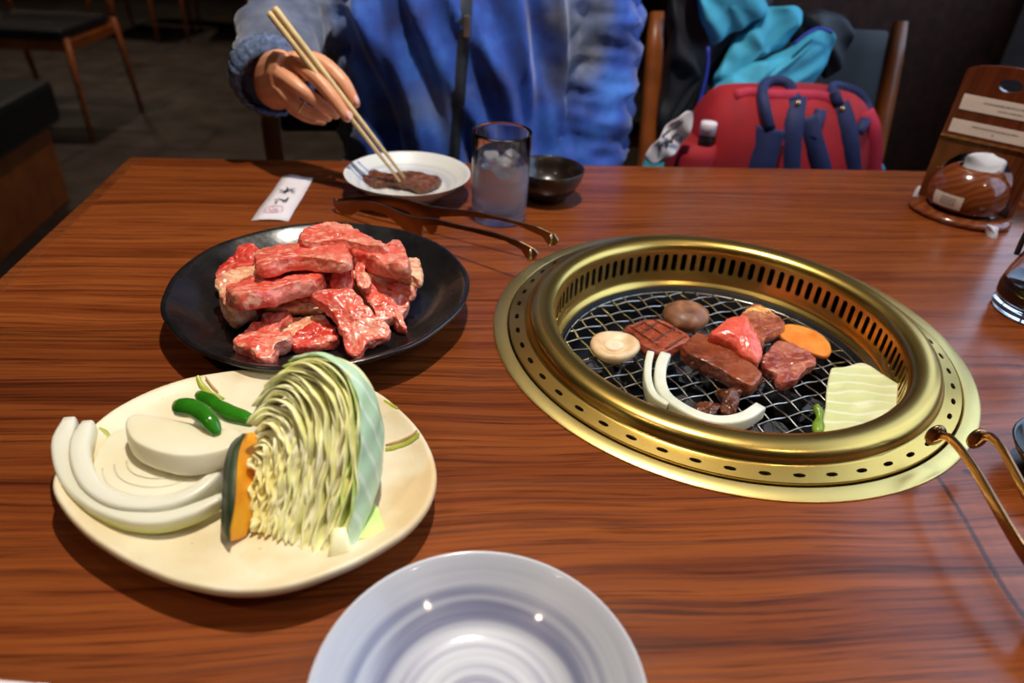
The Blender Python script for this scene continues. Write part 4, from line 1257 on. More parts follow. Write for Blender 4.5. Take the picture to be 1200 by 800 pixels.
# oval foot
v, f = [], []
nn = 56
prof = [(0.0, 0.0), (.93, 0.0), (1.0, .003), (1.0, .006), (.95, .0085), (0.0, .009)]
bc = SC + sfront * .022
for s, z_ in prof:
    for k in range(nn):
        a = 2 * math.pi * k / nn
        v.append(bc + sdir * (.060 * max(s, 1e-4) * math.cos(a)) + sfront * (.046 * max(s, 1e-4) * math.sin(a)) + V((0, 0, z_)))
for i in range(len(prof) - 1):
    for k in range(nn):
        f.append((i * nn + k, i * nn + (k + 1) % nn, (i + 1) * nn + (k + 1) % nn, (i + 1) * nn + k))
mesh('foot', v, f, M_TURNED, st)
bn = sfront
blean = V((0, 0, 1)) - sfront * .06
W2, BH = .056, .168
def bp(u, w, d=0.0):
    return SC + sdir * u + blean * (.008 + w) + sfront * d
def board():
    """board outline with arched top; arched opening below and finger hole above, built as strips between outline and openings"""
    t = .010
    outer, hole_lo, hole_hi = [], [], []
    n_ = 40
    # lower block: frame around the arch; (outer loop, inner loop)
    def arch(k):
        s = k / (n_ - 1)
        if s < .2:
            return (-.041, .001 + s / .2 * .036)
        if s > .8:
            return (.041, .001 + (1 - s) / .2 * .036)
        a = math.pi * (1 - (s - .2) / .6)
        return (.041 * math.cos(a), .037 + .033 * math.sin(a))
    def frame(k):
        s = k / (n_ - 1)
        if s < .2:
            return (-W2, .0 + s / .2 * .050)
        if s > .8:
            return (W2, .0 + (1 - s) / .2 * .050)
        q = (s - .2) / .6
        if q < .25:
            return (-W2, .05 + q / .25 * .03)
        if q > .75:
            return (W2, .05 + (1 - q) / .25 * .03)
        return (-W2 + (q - .25) / .5 * 2 * W2, .08)
    v, f = [], []
    for d in (t / 2, -t / 2):
        for k in range(n_):
            v.append(bp(*frame(k), d))
        for k in range(n_):
            v.append(bp(*arch(k), d))
    for k in range(n_ - 1):
        f += [(k, k + 1, n_ + k + 1, n_ + k), (2 * n_ + k, 3 * n_ + k, 3 * n_ + k + 1, 2 * n_ + k + 1), (n_ + k, n_ + k + 1, 3 * n_ + k + 1, 3 * n_ + k), (k, 2 * n_ + k, 2 * n_ + k + 1, k + 1)]
    for k in (0, n_ - 1):
        f.append((k, n_ + k, 3 * n_ + k, 2 * n_ + k))
    parts = [(v, f)]
    # upper board with the finger hole
    n_ = 48
    v, f = [], []
    hc = (-0.004, .150)
    def top_z(u):
        return .158 + .012 * math.sqrt(max(0, 1 - (u / (W2 * 1.02)) ** 2))
    def outer_pt(a):
        du, dw = math.cos(a), math.sin(a)
        lo, hi = 0, .3
        for _ in range(30):
            mid_ = (lo + hi) / 2
            u, w = hc[0] + du * mid_, hc[1] + dw * mid_
            if abs(u) <= W2 and .080 <= w <= top_z(u):
                lo = mid_
            else:
                hi = mid_
        return (hc[0] + du * lo, hc[1] + dw * lo)
    angs = sorted([2 * math.pi * k / n_ for k in range(n_)] + [math.atan2(w - hc[1], u - hc[0]) % (2 * math.pi) for u, w in ((-W2, .080), (W2, .080), (-W2, .1602), (W2, .1602))])
    n_ = len(angs)
    for d in (t / 2, -t / 2):
        for a in angs:
            v.append(bp(*outer_pt(a), d))
        for a in angs:
            v.append(bp(hc[0] + .0125 * math.cos(a), hc[1] + .0075 * math.sin(a), d))
    for k in range(n_):
        j = (k + 1) % n_
        f += [(k, j, n_ + j, n_ + k), (2 * n_ + k, 3 * n_ + k, 3 * n_ + j, 2 * n_ + j), (n_ + k, n_ + j, 3 * n_ + j, 3 * n_ + k), (k, 2 * n_ + k, 2 * n_ + j, j)]
    parts.append((v, f))
    v, f = flat_of(parts)
    return sharp(mesh('board', v, f, M_ROSE, st), 35)
board()
bar('ledge', bp(-W2, .082, .006), bp(W2, .082, .006), .004, .0025, M_TURNED, st)
M_LABEL = plain('label_paper', lin((206, 190, 178)), 0.75, 0.08, 60)
M_GREYINK = plain('grey_print', lin((150, 136, 130)), 0.8, 0.3, 300)
def board_label(u0, u1, w0, w1, rows, name='paper_label'):
    v = [bp(u, w, .0058) for u, w in ((u0, w0), (u1, w0), (u1, w1), (u0, w1))] + [bp(u, w, .0051) for u, w in ((u0, w0), (u1, w0), (u1, w1), (u0, w1))]
    o = mesh(name, v, [(0, 1, 2, 3), (7, 6, 5, 4), (0, 4, 5, 1), (1, 5, 6, 2), (2, 6, 7, 3), (3, 7, 4, 0)], M_LABEL, st, smooth=False)
    v, f = [], []
    for (wr, ua, ub, hgt) in rows:
        u = ua
        while u < ub:
            l = random.uniform(.0012, .0034)
            k = len(v)
            v += [bp(u, wr, .0061), bp(min(u + l, ub), wr, .0061), bp(min(u + l, ub), wr + hgt, .0061), bp(u, wr + hgt, .0061)]
            f.append((k, k + 1, k + 2, k + 3))
            u += l + random.uniform(.0006, .0012)
    mesh('printed_text', v, f, M_GREYINK, o, smooth=False)
board_label(-.048, .044, .115, .133, [(.1255, -.024, .034, .0022), (.1195, -.006, .022, .0020)])
board_label(-.050, .042, .087, .103, [(.0965, -.026, .026, .0020), (.0905, -.002, .001, .003)])
# rounded wooden pot in the opening, stuffed with white tissue
pot = thing('wooden_pot', SC + sfront * .017 + V((0, 0, .009)), 'round turned wooden pot with white paper inside the stand opening', 'pot')
pc = SC + sfront * .017 + V((0, 0, .009))
def pot_lathe(name, prof, mat, sx=.94):
    v, f = lathe_vf([(max(r, 1e-5) * 1.10, z * 0.93) for r, z in prof], (0, 0, 0), 56)
    v = [pc + sdir * (q.x * sx) + sfront * (q.y * .82) + V((0, 0, q.z)) for q in v]
    return mesh(name, v, f, mat, pot)
pot_lathe('pot_body', [(0, 0), (.030, 0), (.040, .006), (.0445, .019), (.0440, .031), (.0395, .044), (.0300, .0550), (.0220, .0600), (.0205, .0590), (.030, .050), (.037, .040), (.0, .030)], M_TURNED)
M_TISSUE = plain('white_tissue', lin((206, 206, 214)), 0.85, 0.05, 40, 0.1)
v, f = slab_vf([pc + sdir * (.024 * math.cos(a) + .006) + sfront * (.011 * math.sin(a) - .012) + V((0, 0, .060 + .003 * math.sin(3 * a))) for a in [k * .5236 for k in range(12)]], (0, 0, -1), .022, n=48, bulge=.006, rough=.004, rs=60)
o = mesh('tissue', v, f, M_TISSUE, pot)
mod(o, 'SUBSURF', levels=1, render_levels=1)
# label on the pot
v, f = [], []
for i in range(9):
    a = math.radians(-62 + 46 * i / 8) + math.pi / 2 + math.radians(58)
    for r, z_ in ((.0475, .0090), (.0500, .0175), (.0496, .0260)):
        v.append(pc + sdir * (math.cos(a) * r * .95) + sfront * (math.sin(a) * r * .83) + V((0, 0, z_)))
    if i:
        k = 3 * i
        f += [(k - 3, k, k + 1, k - 2), (k - 2, k + 1, k + 2, k - 1)]
o = mesh('paper_label', v, f, M_LABEL, pot)
v, f = [], []
for z_ in (.0210, .0172, .0135):
    for i in range(5):
        k = len(v)
        for j, dz in ((0, 0), (.7, 0), (.7, .002), (0, .002)):
            a = math.radians(-52 + 4.5 * (i + j)) + math.pi / 2 + math.radians(58)
            r = .0506
            v.append(pc + sdir * (math.cos(a) * r * .95) + sfront * (math.sin(a) * r * .83) + V((0, 0, z_ + dz)))
        f.append((k, k + 1, k + 2, k + 3))
mesh('printed_text', v, f, M_GREYINK, o, smooth=False)
# small white wrappers tucked behind the stand
for (x, y, lab) in ((1077, 222, 'small white paper packet behind the stand beside the bare table edge'), (1166, 268, 'small white paper packet at the stand foot beside the sauce bottle')):
    c = P(x, y, .010)
    o = slab('paper_packet', [c + V((.005 * math.cos(a), .007 * math.sin(a), .003 * math.cos(2 * a))) for a in [k * .7854 for k in range(8)]], .015, M_TISSUE, base=c - V((0, 0, .012)), rough=.003, rs=90, bulge=.003, down=(0, 0, -1))
    setp(o, lab, 'packet')
# ------------------------------------------------------------------ soy sauce bottle, dishes at the picture edge
SB = V((0.5925, 0.5560, 0))
bt = thing('sauce_bottle', SB, 'clear glass soy sauce bottle half filled with dark liquid', 'bottle')
M_BGLASS = NT('bottle_glass').p(color=(.93, .95, .97), rough=.02, trans=1.0, ior=1.47).m
lathe('bottle_glass', [(0, .001), (.034, 0), (.0385, .002), (.039, .006), (.0372, .009), (.0388, .014), (.0395, .024), (.0365, .040), (.0315, .058), (.0265, .075), (.0225, .088), (.0205, .092), (.0195, .090), (.0248, .074), (.0295, .057), (.0342, .040), (.0370, .024), (.036, .015), (.033, .010), (0, .009)], SB, M_BGLASS, bt, 64)
lathe('soy_sauce', [(0, .0088), (.0332, .0105), (.0362, .0155), (.0372, .024), (.0362, .0325), (.0350, .0318), (0, .0316)], SB, M_SAUCE, bt, 56)
M_BLKPLASTIC = plain('black_plastic', (.012, .012, .014), .35, .3, 60)
lathe('cap', [(.0212, .085), (.0225, .087), (.0225, .104), (.019, .110), (.008, .113), (0, .1135)], SB, M_BLKPLASTIC, bt, 48)
hd = V((-.70, .72, 0))
tube('handle', spline([SB + hd * .020 + V((0, 0, .104)), SB + hd * .027 + V((0, 0, .104)), SB + hd * .034 + V((0, 0, .092)), SB + hd * .036 + V((0, 0, .070)), SB + hd * .0355 + V((0, 0, .052))], 16), (.0026), M_BLKPLASTIC, bt, 10)
DC = P(1183, 507, .02) + V((.035, -.030, -.02))
DC.z = 0
o = lathe('sauce_dish', [(0, .003), (.020, .003), (.021, 0), (.027, 0), (.030, .004), (.041, .016), (.0455, .023), (.0450, .0245), (.0425, .0225), (.030, .010), (0, .008)], DC, M_BLACK, base=DC, n=56)
setp(o, 'small black dish on the table beside the tongs with cupped tips', 'dish')
WC = P(1188, 232, .0) + V((.030, -.012, 0))
o = lathe('white_cup', [(0, .003), (.020, .003), (.021, 0), (.026, 0), (.030, .006), (.036, .022), (.038, .034), (.0368, .0345), (.033, .022), (.026, .009), (0, .007)], WC, M_STRIPE2, base=WC, n=56)
setp(o, 'small white ceramic cup behind the sauce bottle', 'cup')
# ------------------------------------------------------------------ chairs
M_LEATHER = plain('black_leather', (.011, .011, .012), .46, .3, 40, .15, 300)
def make_chair(loc, rz, label, group=None, wood=None, slim=False):
    """armless chair, local +y is its front; built at the origin, then turned and placed"""
    wood = wood or M_CHAIRWOOD
    th = thing('wooden_chair', (0, 0, 0), label, 'chair', group)
    w, dpt, sh = .455, .44, .44
    t = .030 if not slim else .026
    def leg(a, b, r0, r1, name='leg'):
        tube(name, [V(a), V(a).lerp(V(b), .5), V(b)], [r0, (r0 + r1) / 2, r1], wood, th, 10, power=3)
    for s in (-1, 1):
        leg((s * (w / 2 - .01), dpt / 2, 0), (s * (w / 2 - .015), dpt / 2 - .02, sh - .02), t * .38, t * .52)
        leg((s * (w / 2), -dpt / 2 - .05, 0), (s * (w / 2 - .006), -dpt / 2 + .01, sh), t * .40, t * .55)
        tube('back_post', spline([V((s * (w / 2 - .006), -dpt / 2 + .01, sh)), V((s * (w / 2), -dpt / 2 - .01, sh + .2)), V((s * (w / 2 + .004), -dpt / 2 - .07, sh + .43))], 8), [t * .55, t * .56, t * .56, t * .55, t * .54, t * .53, t * .52, t * .40], wood, th, 10, power=3)
        bar('side_rail', (s * (w / 2 - .015), -dpt / 2, sh - .05), (s * (w / 2 - .015), dpt / 2 - .02, sh - .05), .02, .04, wood, th, .003)
    for y_ in (-dpt / 2 + .01, dpt / 2 - .02):
        bar('rail', (-w / 2 + .02, y_, sh - .05), (w / 2 - .02, y_, sh - .05), .02, .04, wood, th, .003)
    o = box('seat', (-w / 2 + .015, -dpt / 2 + .03, sh - .03), (w / 2 - .015, dpt / 2, sh + .015), M_LEATHER, th, .014)
    v, f = [], []
    for i in range(9):
        for j in range(7):
            u, q = -1 + 2 * i / 8, j / 6
            zz_ = sh + .19 + q * .225
            yy = -dpt / 2 - .012 - .055 * q - .012 * (1 - u * u)
            v.append(V((u * (w / 2 - .018), yy, zz_)))
            if i and j:
                a = i * 7 + j
                f.append((a - 8, a - 7, a, a - 1))
    o = mesh('backrest', v, f, M_LEATHER, th)
    mod(o, 'SOLIDIFY', thickness=.03, offset=0)
    mod(o, 'BEVEL', width=.008, segments=2)
    th.location = loc
    th.rotation_euler = (0, 0, rz)
    return th
def copy_tree(root, loc, rz, label, group=None):
    r = root.copy()
    COL.objects.link(r)
    r.location, r.rotation_euler = loc, (0, 0, rz)
    setp(r, label, None, group)
    for ch_ in root.children:
        c_ = ch_.copy()
        COL.objects.link(c_)
        c_.parent = r
    return r
bag_chair = make_chair((.622, 1.055, FLOOR), math.pi, 'black leather backed wooden chair holding the red bag')
copy_tree(bag_chair, (-.088, 1.150, FLOOR), math.pi, 'wooden chair with dark backrest that the person sits on')
bg = make_chair((-1.70, 3.44, FLOOR), math.radians(176), 'slim legged wooden chair standing out on the dark floor beside the bench', slim=True)
for i, (x, y, a, lab) in enumerate(((-2.05, 5.55, 170, 'tan legged far chair standing on the bench side of its neighbour'), (-1.50, 5.60, 185, 'tan legged far chair standing further from the bench, behind the raised hand'))):
    copy_tree(bg, (x, y, FLOOR), math.radians(a), lab, 'far chairs across the room')
copy_tree(bag_chair, (.44, 2.35, FLOOR), math.radians(178), 'wooden chair seen dimly between the person and the draped jacket')
# bench at the left
bn_ = thing('bench_seat', (-1.55, 1.9, FLOOR), 'dark upholstered bench with a brown wooden base', 'bench')
box('base', (-1.86, 1.22, FLOOR), (-1.33, 2.56, -.44), M_CHAIRWOOD, bn_, .004)
box('cushion', (-1.88, 1.20, -.438), (-1.28, 2.58, -.30), M_LEATHER, bn_, .02)
box('backrest', (-2.02, 1.20, -.438), (-1.90, 2.58, .14), M_LEATHER, bn_, .02)
# ------------------------------------------------------------------ the person
from mathutils.bvhtree import BVHTree
m = NT('skin')
m.p(color=m.ramp(m.noise(40, 4), [(0.3, lin((214, 136, 94))), (0.7, lin((234, 170, 130)))]), rough=.42, sss=.2, sssr=(1, .35, .2), ssss=.008)
m.bump(m.noise(260, 3), .15, .0005)
M_SKINP = m.m
m = NT('blue_denim')
g_ = m.noise(16, 5)
tw = m.n('TexWave', Scale=420.0, Distortion=0.6)
m.set(tw.inputs['Vector'], m.map((1, 1, 1), (0, .6, .5)))
c = m.ramp(g_, [(0.28, lin((14, 36, 98))), (0.5, lin((28, 74, 170))), (0.74, lin((60, 120, 210)))])
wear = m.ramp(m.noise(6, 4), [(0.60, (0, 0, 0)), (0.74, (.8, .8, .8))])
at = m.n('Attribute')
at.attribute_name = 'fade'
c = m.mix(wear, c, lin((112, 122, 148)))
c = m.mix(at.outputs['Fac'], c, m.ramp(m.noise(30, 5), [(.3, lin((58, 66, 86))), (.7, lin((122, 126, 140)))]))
c = m.mix(.22, c, m.ramp(tw.outputs['Fac'], [(.3, (.5, .5, .5)), (.7, (1, 1, 1))]), 'MULTIPLY')
m.p(color=c, rough=.75, sheen=.3)
m.bump(m.noise(300, 3), .3, .0008)
M_DENIM = m.m
M_CUFF = plain('knitted_cuff', lin((92, 108, 140)), .9, .6, 180, .8, 260)
M_ZIP = plain('dark_zip_tape', (.012, .014, .022), .6, .3, 200)
M_STEEL = plain('zip_metal', (.5, .46, .4), .3, .2, 60, metal=1.0)
M_GOLD = plain('gold_ring', (.85, .6, .25), .2, .1, 60, metal=1.0)
M_TROUSER = plain('dark_trousers', (.016, .017, .022), .85, .3, 60, .3, 300)
M_HAIR = plain('dark_hair', (.018, .012, .010), .45, .5, 200, .5, 300)
PX, PYY = 0.035, 1.21
pers = thing('person', (PX, PYY + .06, FLOOR + .44), 'person in a blue denim jacket seated at the table holding chopsticks', 'person')
# jacket: torso and both sleeves fused into one garment
def ring_vf(sts, n=28, pw=2.4):
    v, f = [], []
    for (z_, cx, cy, hw, hd_) in sts:
        for k in range(n):
            a = 2 * math.pi * k / n
            cx_, sx_ = math.cos(a), math.sin(a)
            v.append(V((cx + hw * math.copysign(abs(cx_) ** (2 / pw), cx_), cy + hd_ * math.copysign(abs(sx_) ** (2 / pw), sx_), z_)))
    m_ = len(sts)
    for i in range(m_ - 1):
        for k in range(n):
            k2 = (k + 1) % n
            f.append((i * n + k, i * n + k2, (i + 1) * n + k2, (i + 1) * n + k))
    f += [tuple(reversed(range(n))), tuple(range((m_ - 1) * n, m_ * n))]
    return v, f
torso = ring_vf([(-.27, .02, 1.24, .185, .14), (-.15, .025, 1.22, .19, .145), (0, .03, 1.205, .19, .145), (.12, .035, 1.20, .20, .145), (.24, .035, 1.205, .205, .135), (.32, .035, 1.22, .185, .115), (.375, .035, 1.235, .12, .09), (.40, .035, 1.24, .085, .075)])
sleeve_l = tube_vf(spline([V((.20, 1.225, .315)), V((.252, 1.20, .18)), V((.258, 1.165, .04)), V((.245, 1.135, -.055)), V((.19, 1.07, -.115)), V((.11, 1.03, -.15))], 18), [.070, .074, .074, .072, .070, .068, .067, .066, .066, .066, .066, .064, .061, .058, .055, .052, .050, .047], 18)
WR = PY(320, 96, .945)
sleeve_r = tube_vf(spline([V((-.13, 1.225, .315)), V((-.185, 1.20, .22)), V((-.205, 1.165, .150)), V((-.213, 1.06, .142)), WR + V((-.004, .030, .010)), WR + V((0, .012, .004))], 18), [.070, .073, .073, .072, .070, .068, .067, .066, .064, .062, .060, .058, .056, .055, .053, .051, .049, .047], 18)
jm = fuse([torso, sleeve_l, sleeve_r], .0065, 5, 'jacket')
bm = bmesh.new()
bm.from_mesh(jm)
bm.normal_update()
for vv in bm.verts:
    q = vv.co
    arm_l = max(0.0, min(1.0, (q.x - .185) / .03))
    arm_r = max(0.0, min(1.0, (-.10 - q.x) / .03)) if q.y < 1.3 else 0
    a = max(arm_l, arm_r)
    slant = q.x + .25 * q.z
    drape = 1.5 * (.28 - abs(nz((slant * 15, q.y * 5, q.z * 4), 1.0, 2))) + .55 * nz((slant * 40, q.y * 12, q.z * 8), 1.0, 9)
    cross = nz((q.x * 9, q.y * 16, q.z * 30), 1.0, 4) + .6 * nz((q.x * 20, q.y * 34, q.z * 62), 1.0, 6)
    puff = nz(q, 14, 12)
    vv.co = q + vv.normal * ((1 - a) * .032 * drape + a * .0135 * cross * (1.0 if q.z < .14 else max(.30, 1 - (q.z - .14) * 6)) + .004 * puff)
bm.to_mesh(jm)
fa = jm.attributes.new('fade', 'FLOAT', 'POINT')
def sstep(a, b, x):
    t_ = max(0.0, min(1.0, (x - a) / (b - a)))
    return t_ * t_ * (3 - 2 * t_)
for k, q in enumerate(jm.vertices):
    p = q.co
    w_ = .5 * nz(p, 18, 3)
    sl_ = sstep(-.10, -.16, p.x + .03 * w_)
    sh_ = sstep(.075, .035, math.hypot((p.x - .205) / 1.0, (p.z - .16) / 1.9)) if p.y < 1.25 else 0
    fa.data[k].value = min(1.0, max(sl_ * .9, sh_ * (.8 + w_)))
tree = BVHTree.FromBMesh(bm)
bm.free()
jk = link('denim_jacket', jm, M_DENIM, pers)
# zip down the front
v, f = [], []
for i in range(32):
    z_ = -.20 + .575 * i / 31
    xc = .022 + .075 * (min(z_, .2) + .06)
    for s in (-.0085, -.003, .003, .0085):
        hit = tree.ray_cast(V((xc + s, .6, z_)), V((0, 1, 0)))[0]
        y_ = hit.y if hit else 1.07
        v.append(V((xc + s, y_ - (.0035 if abs(s) < .005 else .001), z_)))
    if i:
        for j in range(3):
            k = i * 4 + j
            f.append((k - 4, k - 3, k + 1, k))
zt = mesh('zip_tape', v, f, M_ZIP, jk)
hit = tree.ray_cast(V((.040, .6, .175)), V((0, 1, 0)))[0]
box('zip_pull', (.037, hit.y - .012, .150), (.045, hit.y - .008, .178), M_STEEL, jk, .001)
# turned-down collar round the neck
v, f = tube_vf([V((.035 + .078 * math.cos(a), 1.237 + .070 * math.sin(a), .385 + .012 * math.sin(a))) for a in [2 * math.pi * k / 32 for k in range(33)]], [(.014, .026)] * 33, 12, power=3)
mesh('collar', v, f, M_DENIM, jk)
# elastic cuff with ribs
fdir = (PY(345, 95, .900) - WR).normalized()
cuff_path = [WR + V((-.004, .026, .009)), WR + V((-.002, .014, .004)), WR + V((0, .004, 0)), WR + V((.003, -.006, -.003))]
v, f = tube_vf(spline(cuff_path, 8), [.050, .052, .0535, .053, .052, .0505, .047, .042], 72, caps=False)
v = [q + (q - WR).normalized() * (.0016 * math.sin((k % 72) * math.pi * .75) + .0014 * nz(q, 90)) for k, q in enumerate(v)]
o = mesh('ribbed_cuff', v, f, M_CUFF, jk)
mod(o, 'SOLIDIFY', thickness=.003, offset=-1)
# body: head, neck, torso core, both hands in one continuous mesh
parts = []
parts.append(ring_vf([(-.25, .03, 1.24, .14, .10), (0, .035, 1.21, .15, .10), (.2, .035, 1.21, .16, .095), (.31, .035, 1.225, .15, .08), (.37, .035, 1.235, .07, .06), (.44, .035, 1.235, .055, .055), (.49, .035, 1.225, .056, .06)], 20, 2.0))
hc_ = V((.035, 1.195, .585))
def blob(c, r, n1=18, n2=12, fn=None):
    v, f = [], []
    for i in range(n2 + 1):
        th = math.pi * i / n2
        for k in range(n1):
            a = 2 * math.pi * k / n1
            q = V((r[0] * max(math.sin(th), .01) * math.cos(a), r[1] * max(math.sin(th), .01) * math.sin(a), r[2] * math.cos(th)))
            v.append(c + (fn(q) if fn else q))
    for i in range(n2):
        for k in range(n1):
            f.append((i * n1 + k, i * n1 + (k + 1) % n1, (i + 1) * n1 + (k + 1) % n1, (i + 1) * n1 + k))
    f += [tuple(range(n1)), tuple(reversed(range(n2 * n1, (n2 + 1) * n1)))]
    return v, f
def jaw(q):
    k = 1 - .28 * max(0, -q.z / .115)
    return V((q.x * k, q.y * (1 - .12 * max(0, -q.z / .115)) - .012 * max(0, -q.z / .115), q.z))
parts.append(blob(hc_, (.076, .096, .118), fn=jaw))
parts.append(tube_vf([hc_ + V((0, -.090, .018)), hc_ + V((0, -.104, -.012)), hc_ + V((0, -.112, -.028)), hc_ + V((0, -.094, -.034))], [.007, .009, .013, .010], 10))
for s in (-1, 1):
    parts.append(blob(hc_ + V((s * .078, .008, -.008)), (.010, .020, .032), 10, 8))
    parts.append(blob(hc_ + V((s * .031, -.084, .014)), (.016, .010, .009), 10, 8))
parts.append(blob(hc_ + V((0, -.088, -.060)), (.024, .010, .006), 12, 8))
parts.append(blob(hc_ + V((0, -.086, -.071)), (.020, .010, .006), 12, 8))
parts.append(tube_vf([V((.13, 1.04, -.145)), V((.085, 1.02, -.165)), V((.04, 1.005, -.18)), V((.0, .995, -.19))], [(.024, .020), (.034, .016), (.038, .014), (.022, .010)], 14))
head_me = fuse(parts, .004, 3, 'body')
# the right hand, fingers closed on the chopsticks
def J(px, py, y):
    return PY(px, py, y)
hp = []
wr0 = WR + V((-.006, .045, .012))
hp.append(tube_vf(spline([wr0, WR, J(328, 93, .920), J(334, 92, .905), J(338, 92, .897)], 10), [(.024, .026), (.024, .026), (.024, .027), (.024, .029), (.0235, .031), (.023, .033), (.022, .034), (.020, .034), (.018, .033), (.013, .028)], 18, power=2.4))
fingers = [
 ([J(338, 74, .912), J(347, 73, .903), J(369, 90, .878), J(389, 113, .864), J(407, 137, .854)], [.0108, .0102, .0086, .0078, .0062]),
 ([J(328, 88, .905), J(333, 89, .894), J(353, 105, .877), J(372, 119, .876), J(393, 134, .880)], [.0108, .0100, .0082, .0076, .0062]),
 ([J(326, 102, .906), J(330, 104, .896), J(343, 119, .886), J(362, 131, .888), J(384, 137, .892)], [.0102, .0094, .0080, .0074, .0060]),
 ([J(330, 113, .910), J(335, 116, .903), J(346, 129, .899), J(362, 138, .902), J(378, 142, .906)], [.0092, .0084, .0072, .0066, .0052]),
 ([J(334, 80, .930), J(352, 72, .918), J(376, 74, .905), J(398, 92, .890), J(409, 108, .882), J(416, 121, .876)], [.0145, .0140, .0112, .0094, .0088, .0064])]
for pts, rad in fingers:
    n_ = 3 * len(pts)
    hp.append(tube_vf(spline(pts, n_), spline1(rad, n_), 12))
    hp.append(blob(V(pts[-1]), (rad[-1], rad[-1], rad[-1]), 10, 8))
# knuckles and web
hp.append(blob(J(347, 72, .903), (.0106, .0102, .0102), 12, 8))
hp.append(blob(J(333, 89, .895), (.0118, .0112, .0112), 12, 8))
hp.append(blob(J(352, 82, .908), (.016, .016, .014), 12, 8))
hand_me = fuse(hp, .0012, 2, 'hand')
# forearm core under the sleeve joins hand and body into one figure
bm = bmesh.new()
bm.from_mesh(head_me)
bm.from_mesh(hand_me)
arm_core = tube_vf(spline([wr0, V((-.21, 1.06, .142)), V((-.20, 1.165, .150)), V((-.13, 1.215, .28)), V((-.05, 1.215, .30))], 12), [.022, .026, .030, .034, .036, .036, .038, .040, .042, .042, .042, .040], 14)
idx = [bm.verts.new(q) for q in arm_core[0]]
for q in arm_core[1]:
    bm.faces.new([idx[i] for i in q])
bme = bpy.data.meshes.new('body')
bm.to_mesh(bme)
bm.free()
bme.polygons.foreach_set('use_smooth', [True] * len(bme.polygons))
body = link('body', bme, M_SKINP, pers)
# fingernails and ring
M_NAIL = plain('fingernail', lin((236, 176, 160)), .25, .1, 60)
for c, d in ((J(410, 135, .8480), V((.5, -.6, .5))), (J(418, 117, .8700), V((.7, -.6, .3)))):
    v, f = blob(V((0, 0, 0)), (.0042, .0012, .0056), 12, 6)
    rq = d.to_track_quat('-Y', 'Z')
    mesh('fingernail', [rq @ q + c for q in v], f, M_NAIL, body)
rc_ = J(353, 125, .887)
rd = (J(362, 131, .888) - J(343, 119, .886)).normalized()
ra_ = rd.cross(V((0, 0, 1))).normalized()
rb_ = ra_.cross(rd).normalized()
v, f = tube_vf([rc_ + (ra_ * math.cos(a) + rb_ * math.sin(a)) * .0086 for a in [2 * math.pi * k / 24 for k in range(25)]], .0011, 8)
mesh('finger_ring', v, f, M_GOLD, body)
# hair
v, f = blob(hc_ + V((0, .018, .022)), (.086, .100, .112), 28, 18)
v = [V((q.x, max(q.y, hc_.y - .078 if q.z > hc_.z + .07 else hc_.y - .02), q.z)) + V((nz(q, 60), nz(q, 60, 2), nz(q, 60, 4))) * .006 for q in v]
mesh('hair', v, f, M_HAIR, pers)
M_EYE = plain('eye', (.03, .02, .015), .1, .1, 40)
for s in (-1, 1):
    v, f = blob(hc_ + V((s * .031, -.0895, .014)), (.010, .006, .006), 12, 8)
    mesh('eye', v, f, M_EYE, body)
# trousers and shoes
tr = [ring_vf([(-.285, .02, 1.24, .17, .13), (-.24, .02, 1.24, .18, .14), (-.19, .025, 1.23, .175, .13)], 20)]
for s in (-1, 1):
    tr.append(tube_vf(spline([V((.02 + s * .085, 1.22, -.215)), V((.02 + s * .10, 1.02, -.205)), V((.02 + s * .11, .83, -.205)), V((.02 + s * .11, .80, -.30)), V((.02 + s * .11, .84, -.50)), V((.02 + s * .11, .86, -.655))], 20), [.080, .080, .079, .077, .075, .072, .070, .068, .066, .064, .062, .060, .058, .056, .055, .053, .052, .050, .050, .050], 14))
tm = fuse(tr, .009, 3, 'trousers')
link('trousers', tm, M_TROUSER, pers)
for s in (-1, 1):
    c = V((.02 + s * .11, .83, FLOOR))
    v, f = ring_vf([(FLOOR, c.x, c.y - .03, .042, .125), (FLOOR + .03, c.x, c.y - .03, .045, .128), (FLOOR + .055, c.x, c.y - .01, .042, .10), (FLOOR + .085, c.x, c.y + .03, .040, .055)], 20)
    mesh('shoe', v, f, M_BLKPLASTIC, pers)
# chopsticks, each a thing of its own
M_BAMBOO = plain('pale_bamboo', lin((228, 196, 140)), .45, .18, 30, .08)
ct = P(470, 212, .0205)
ce = V((-.186, .895, .199))
M_CHOP = M_BAMBOO
stk = (ce - ct).normalized()
vw = stk.cross(V((0, -1, .2))).normalized()
for i, (o0, o1, lab) in enumerate(((-.0012, -.0040, 'pale wooden chopstick in the hand, the one towards the cuff'), (.0052, .0040, 'pale wooden chopstick in the hand, the one against the thumb'))):
    a_ = ct + vw * o0 + (V((0, 0, .001)) if i else V())
    b_ = ce + vw * o1
    o = tube('chopstick', [a_, a_.lerp(b_, .25), a_.lerp(b_, .6), a_.lerp(b_, .98), b_], [.0014, .0024, .0032, .0038, .0034], M_CHOP, None, 8, base=a_, power=3)
    setp(o, lab, 'chopstick', 'the pair of chopsticks in the hand')
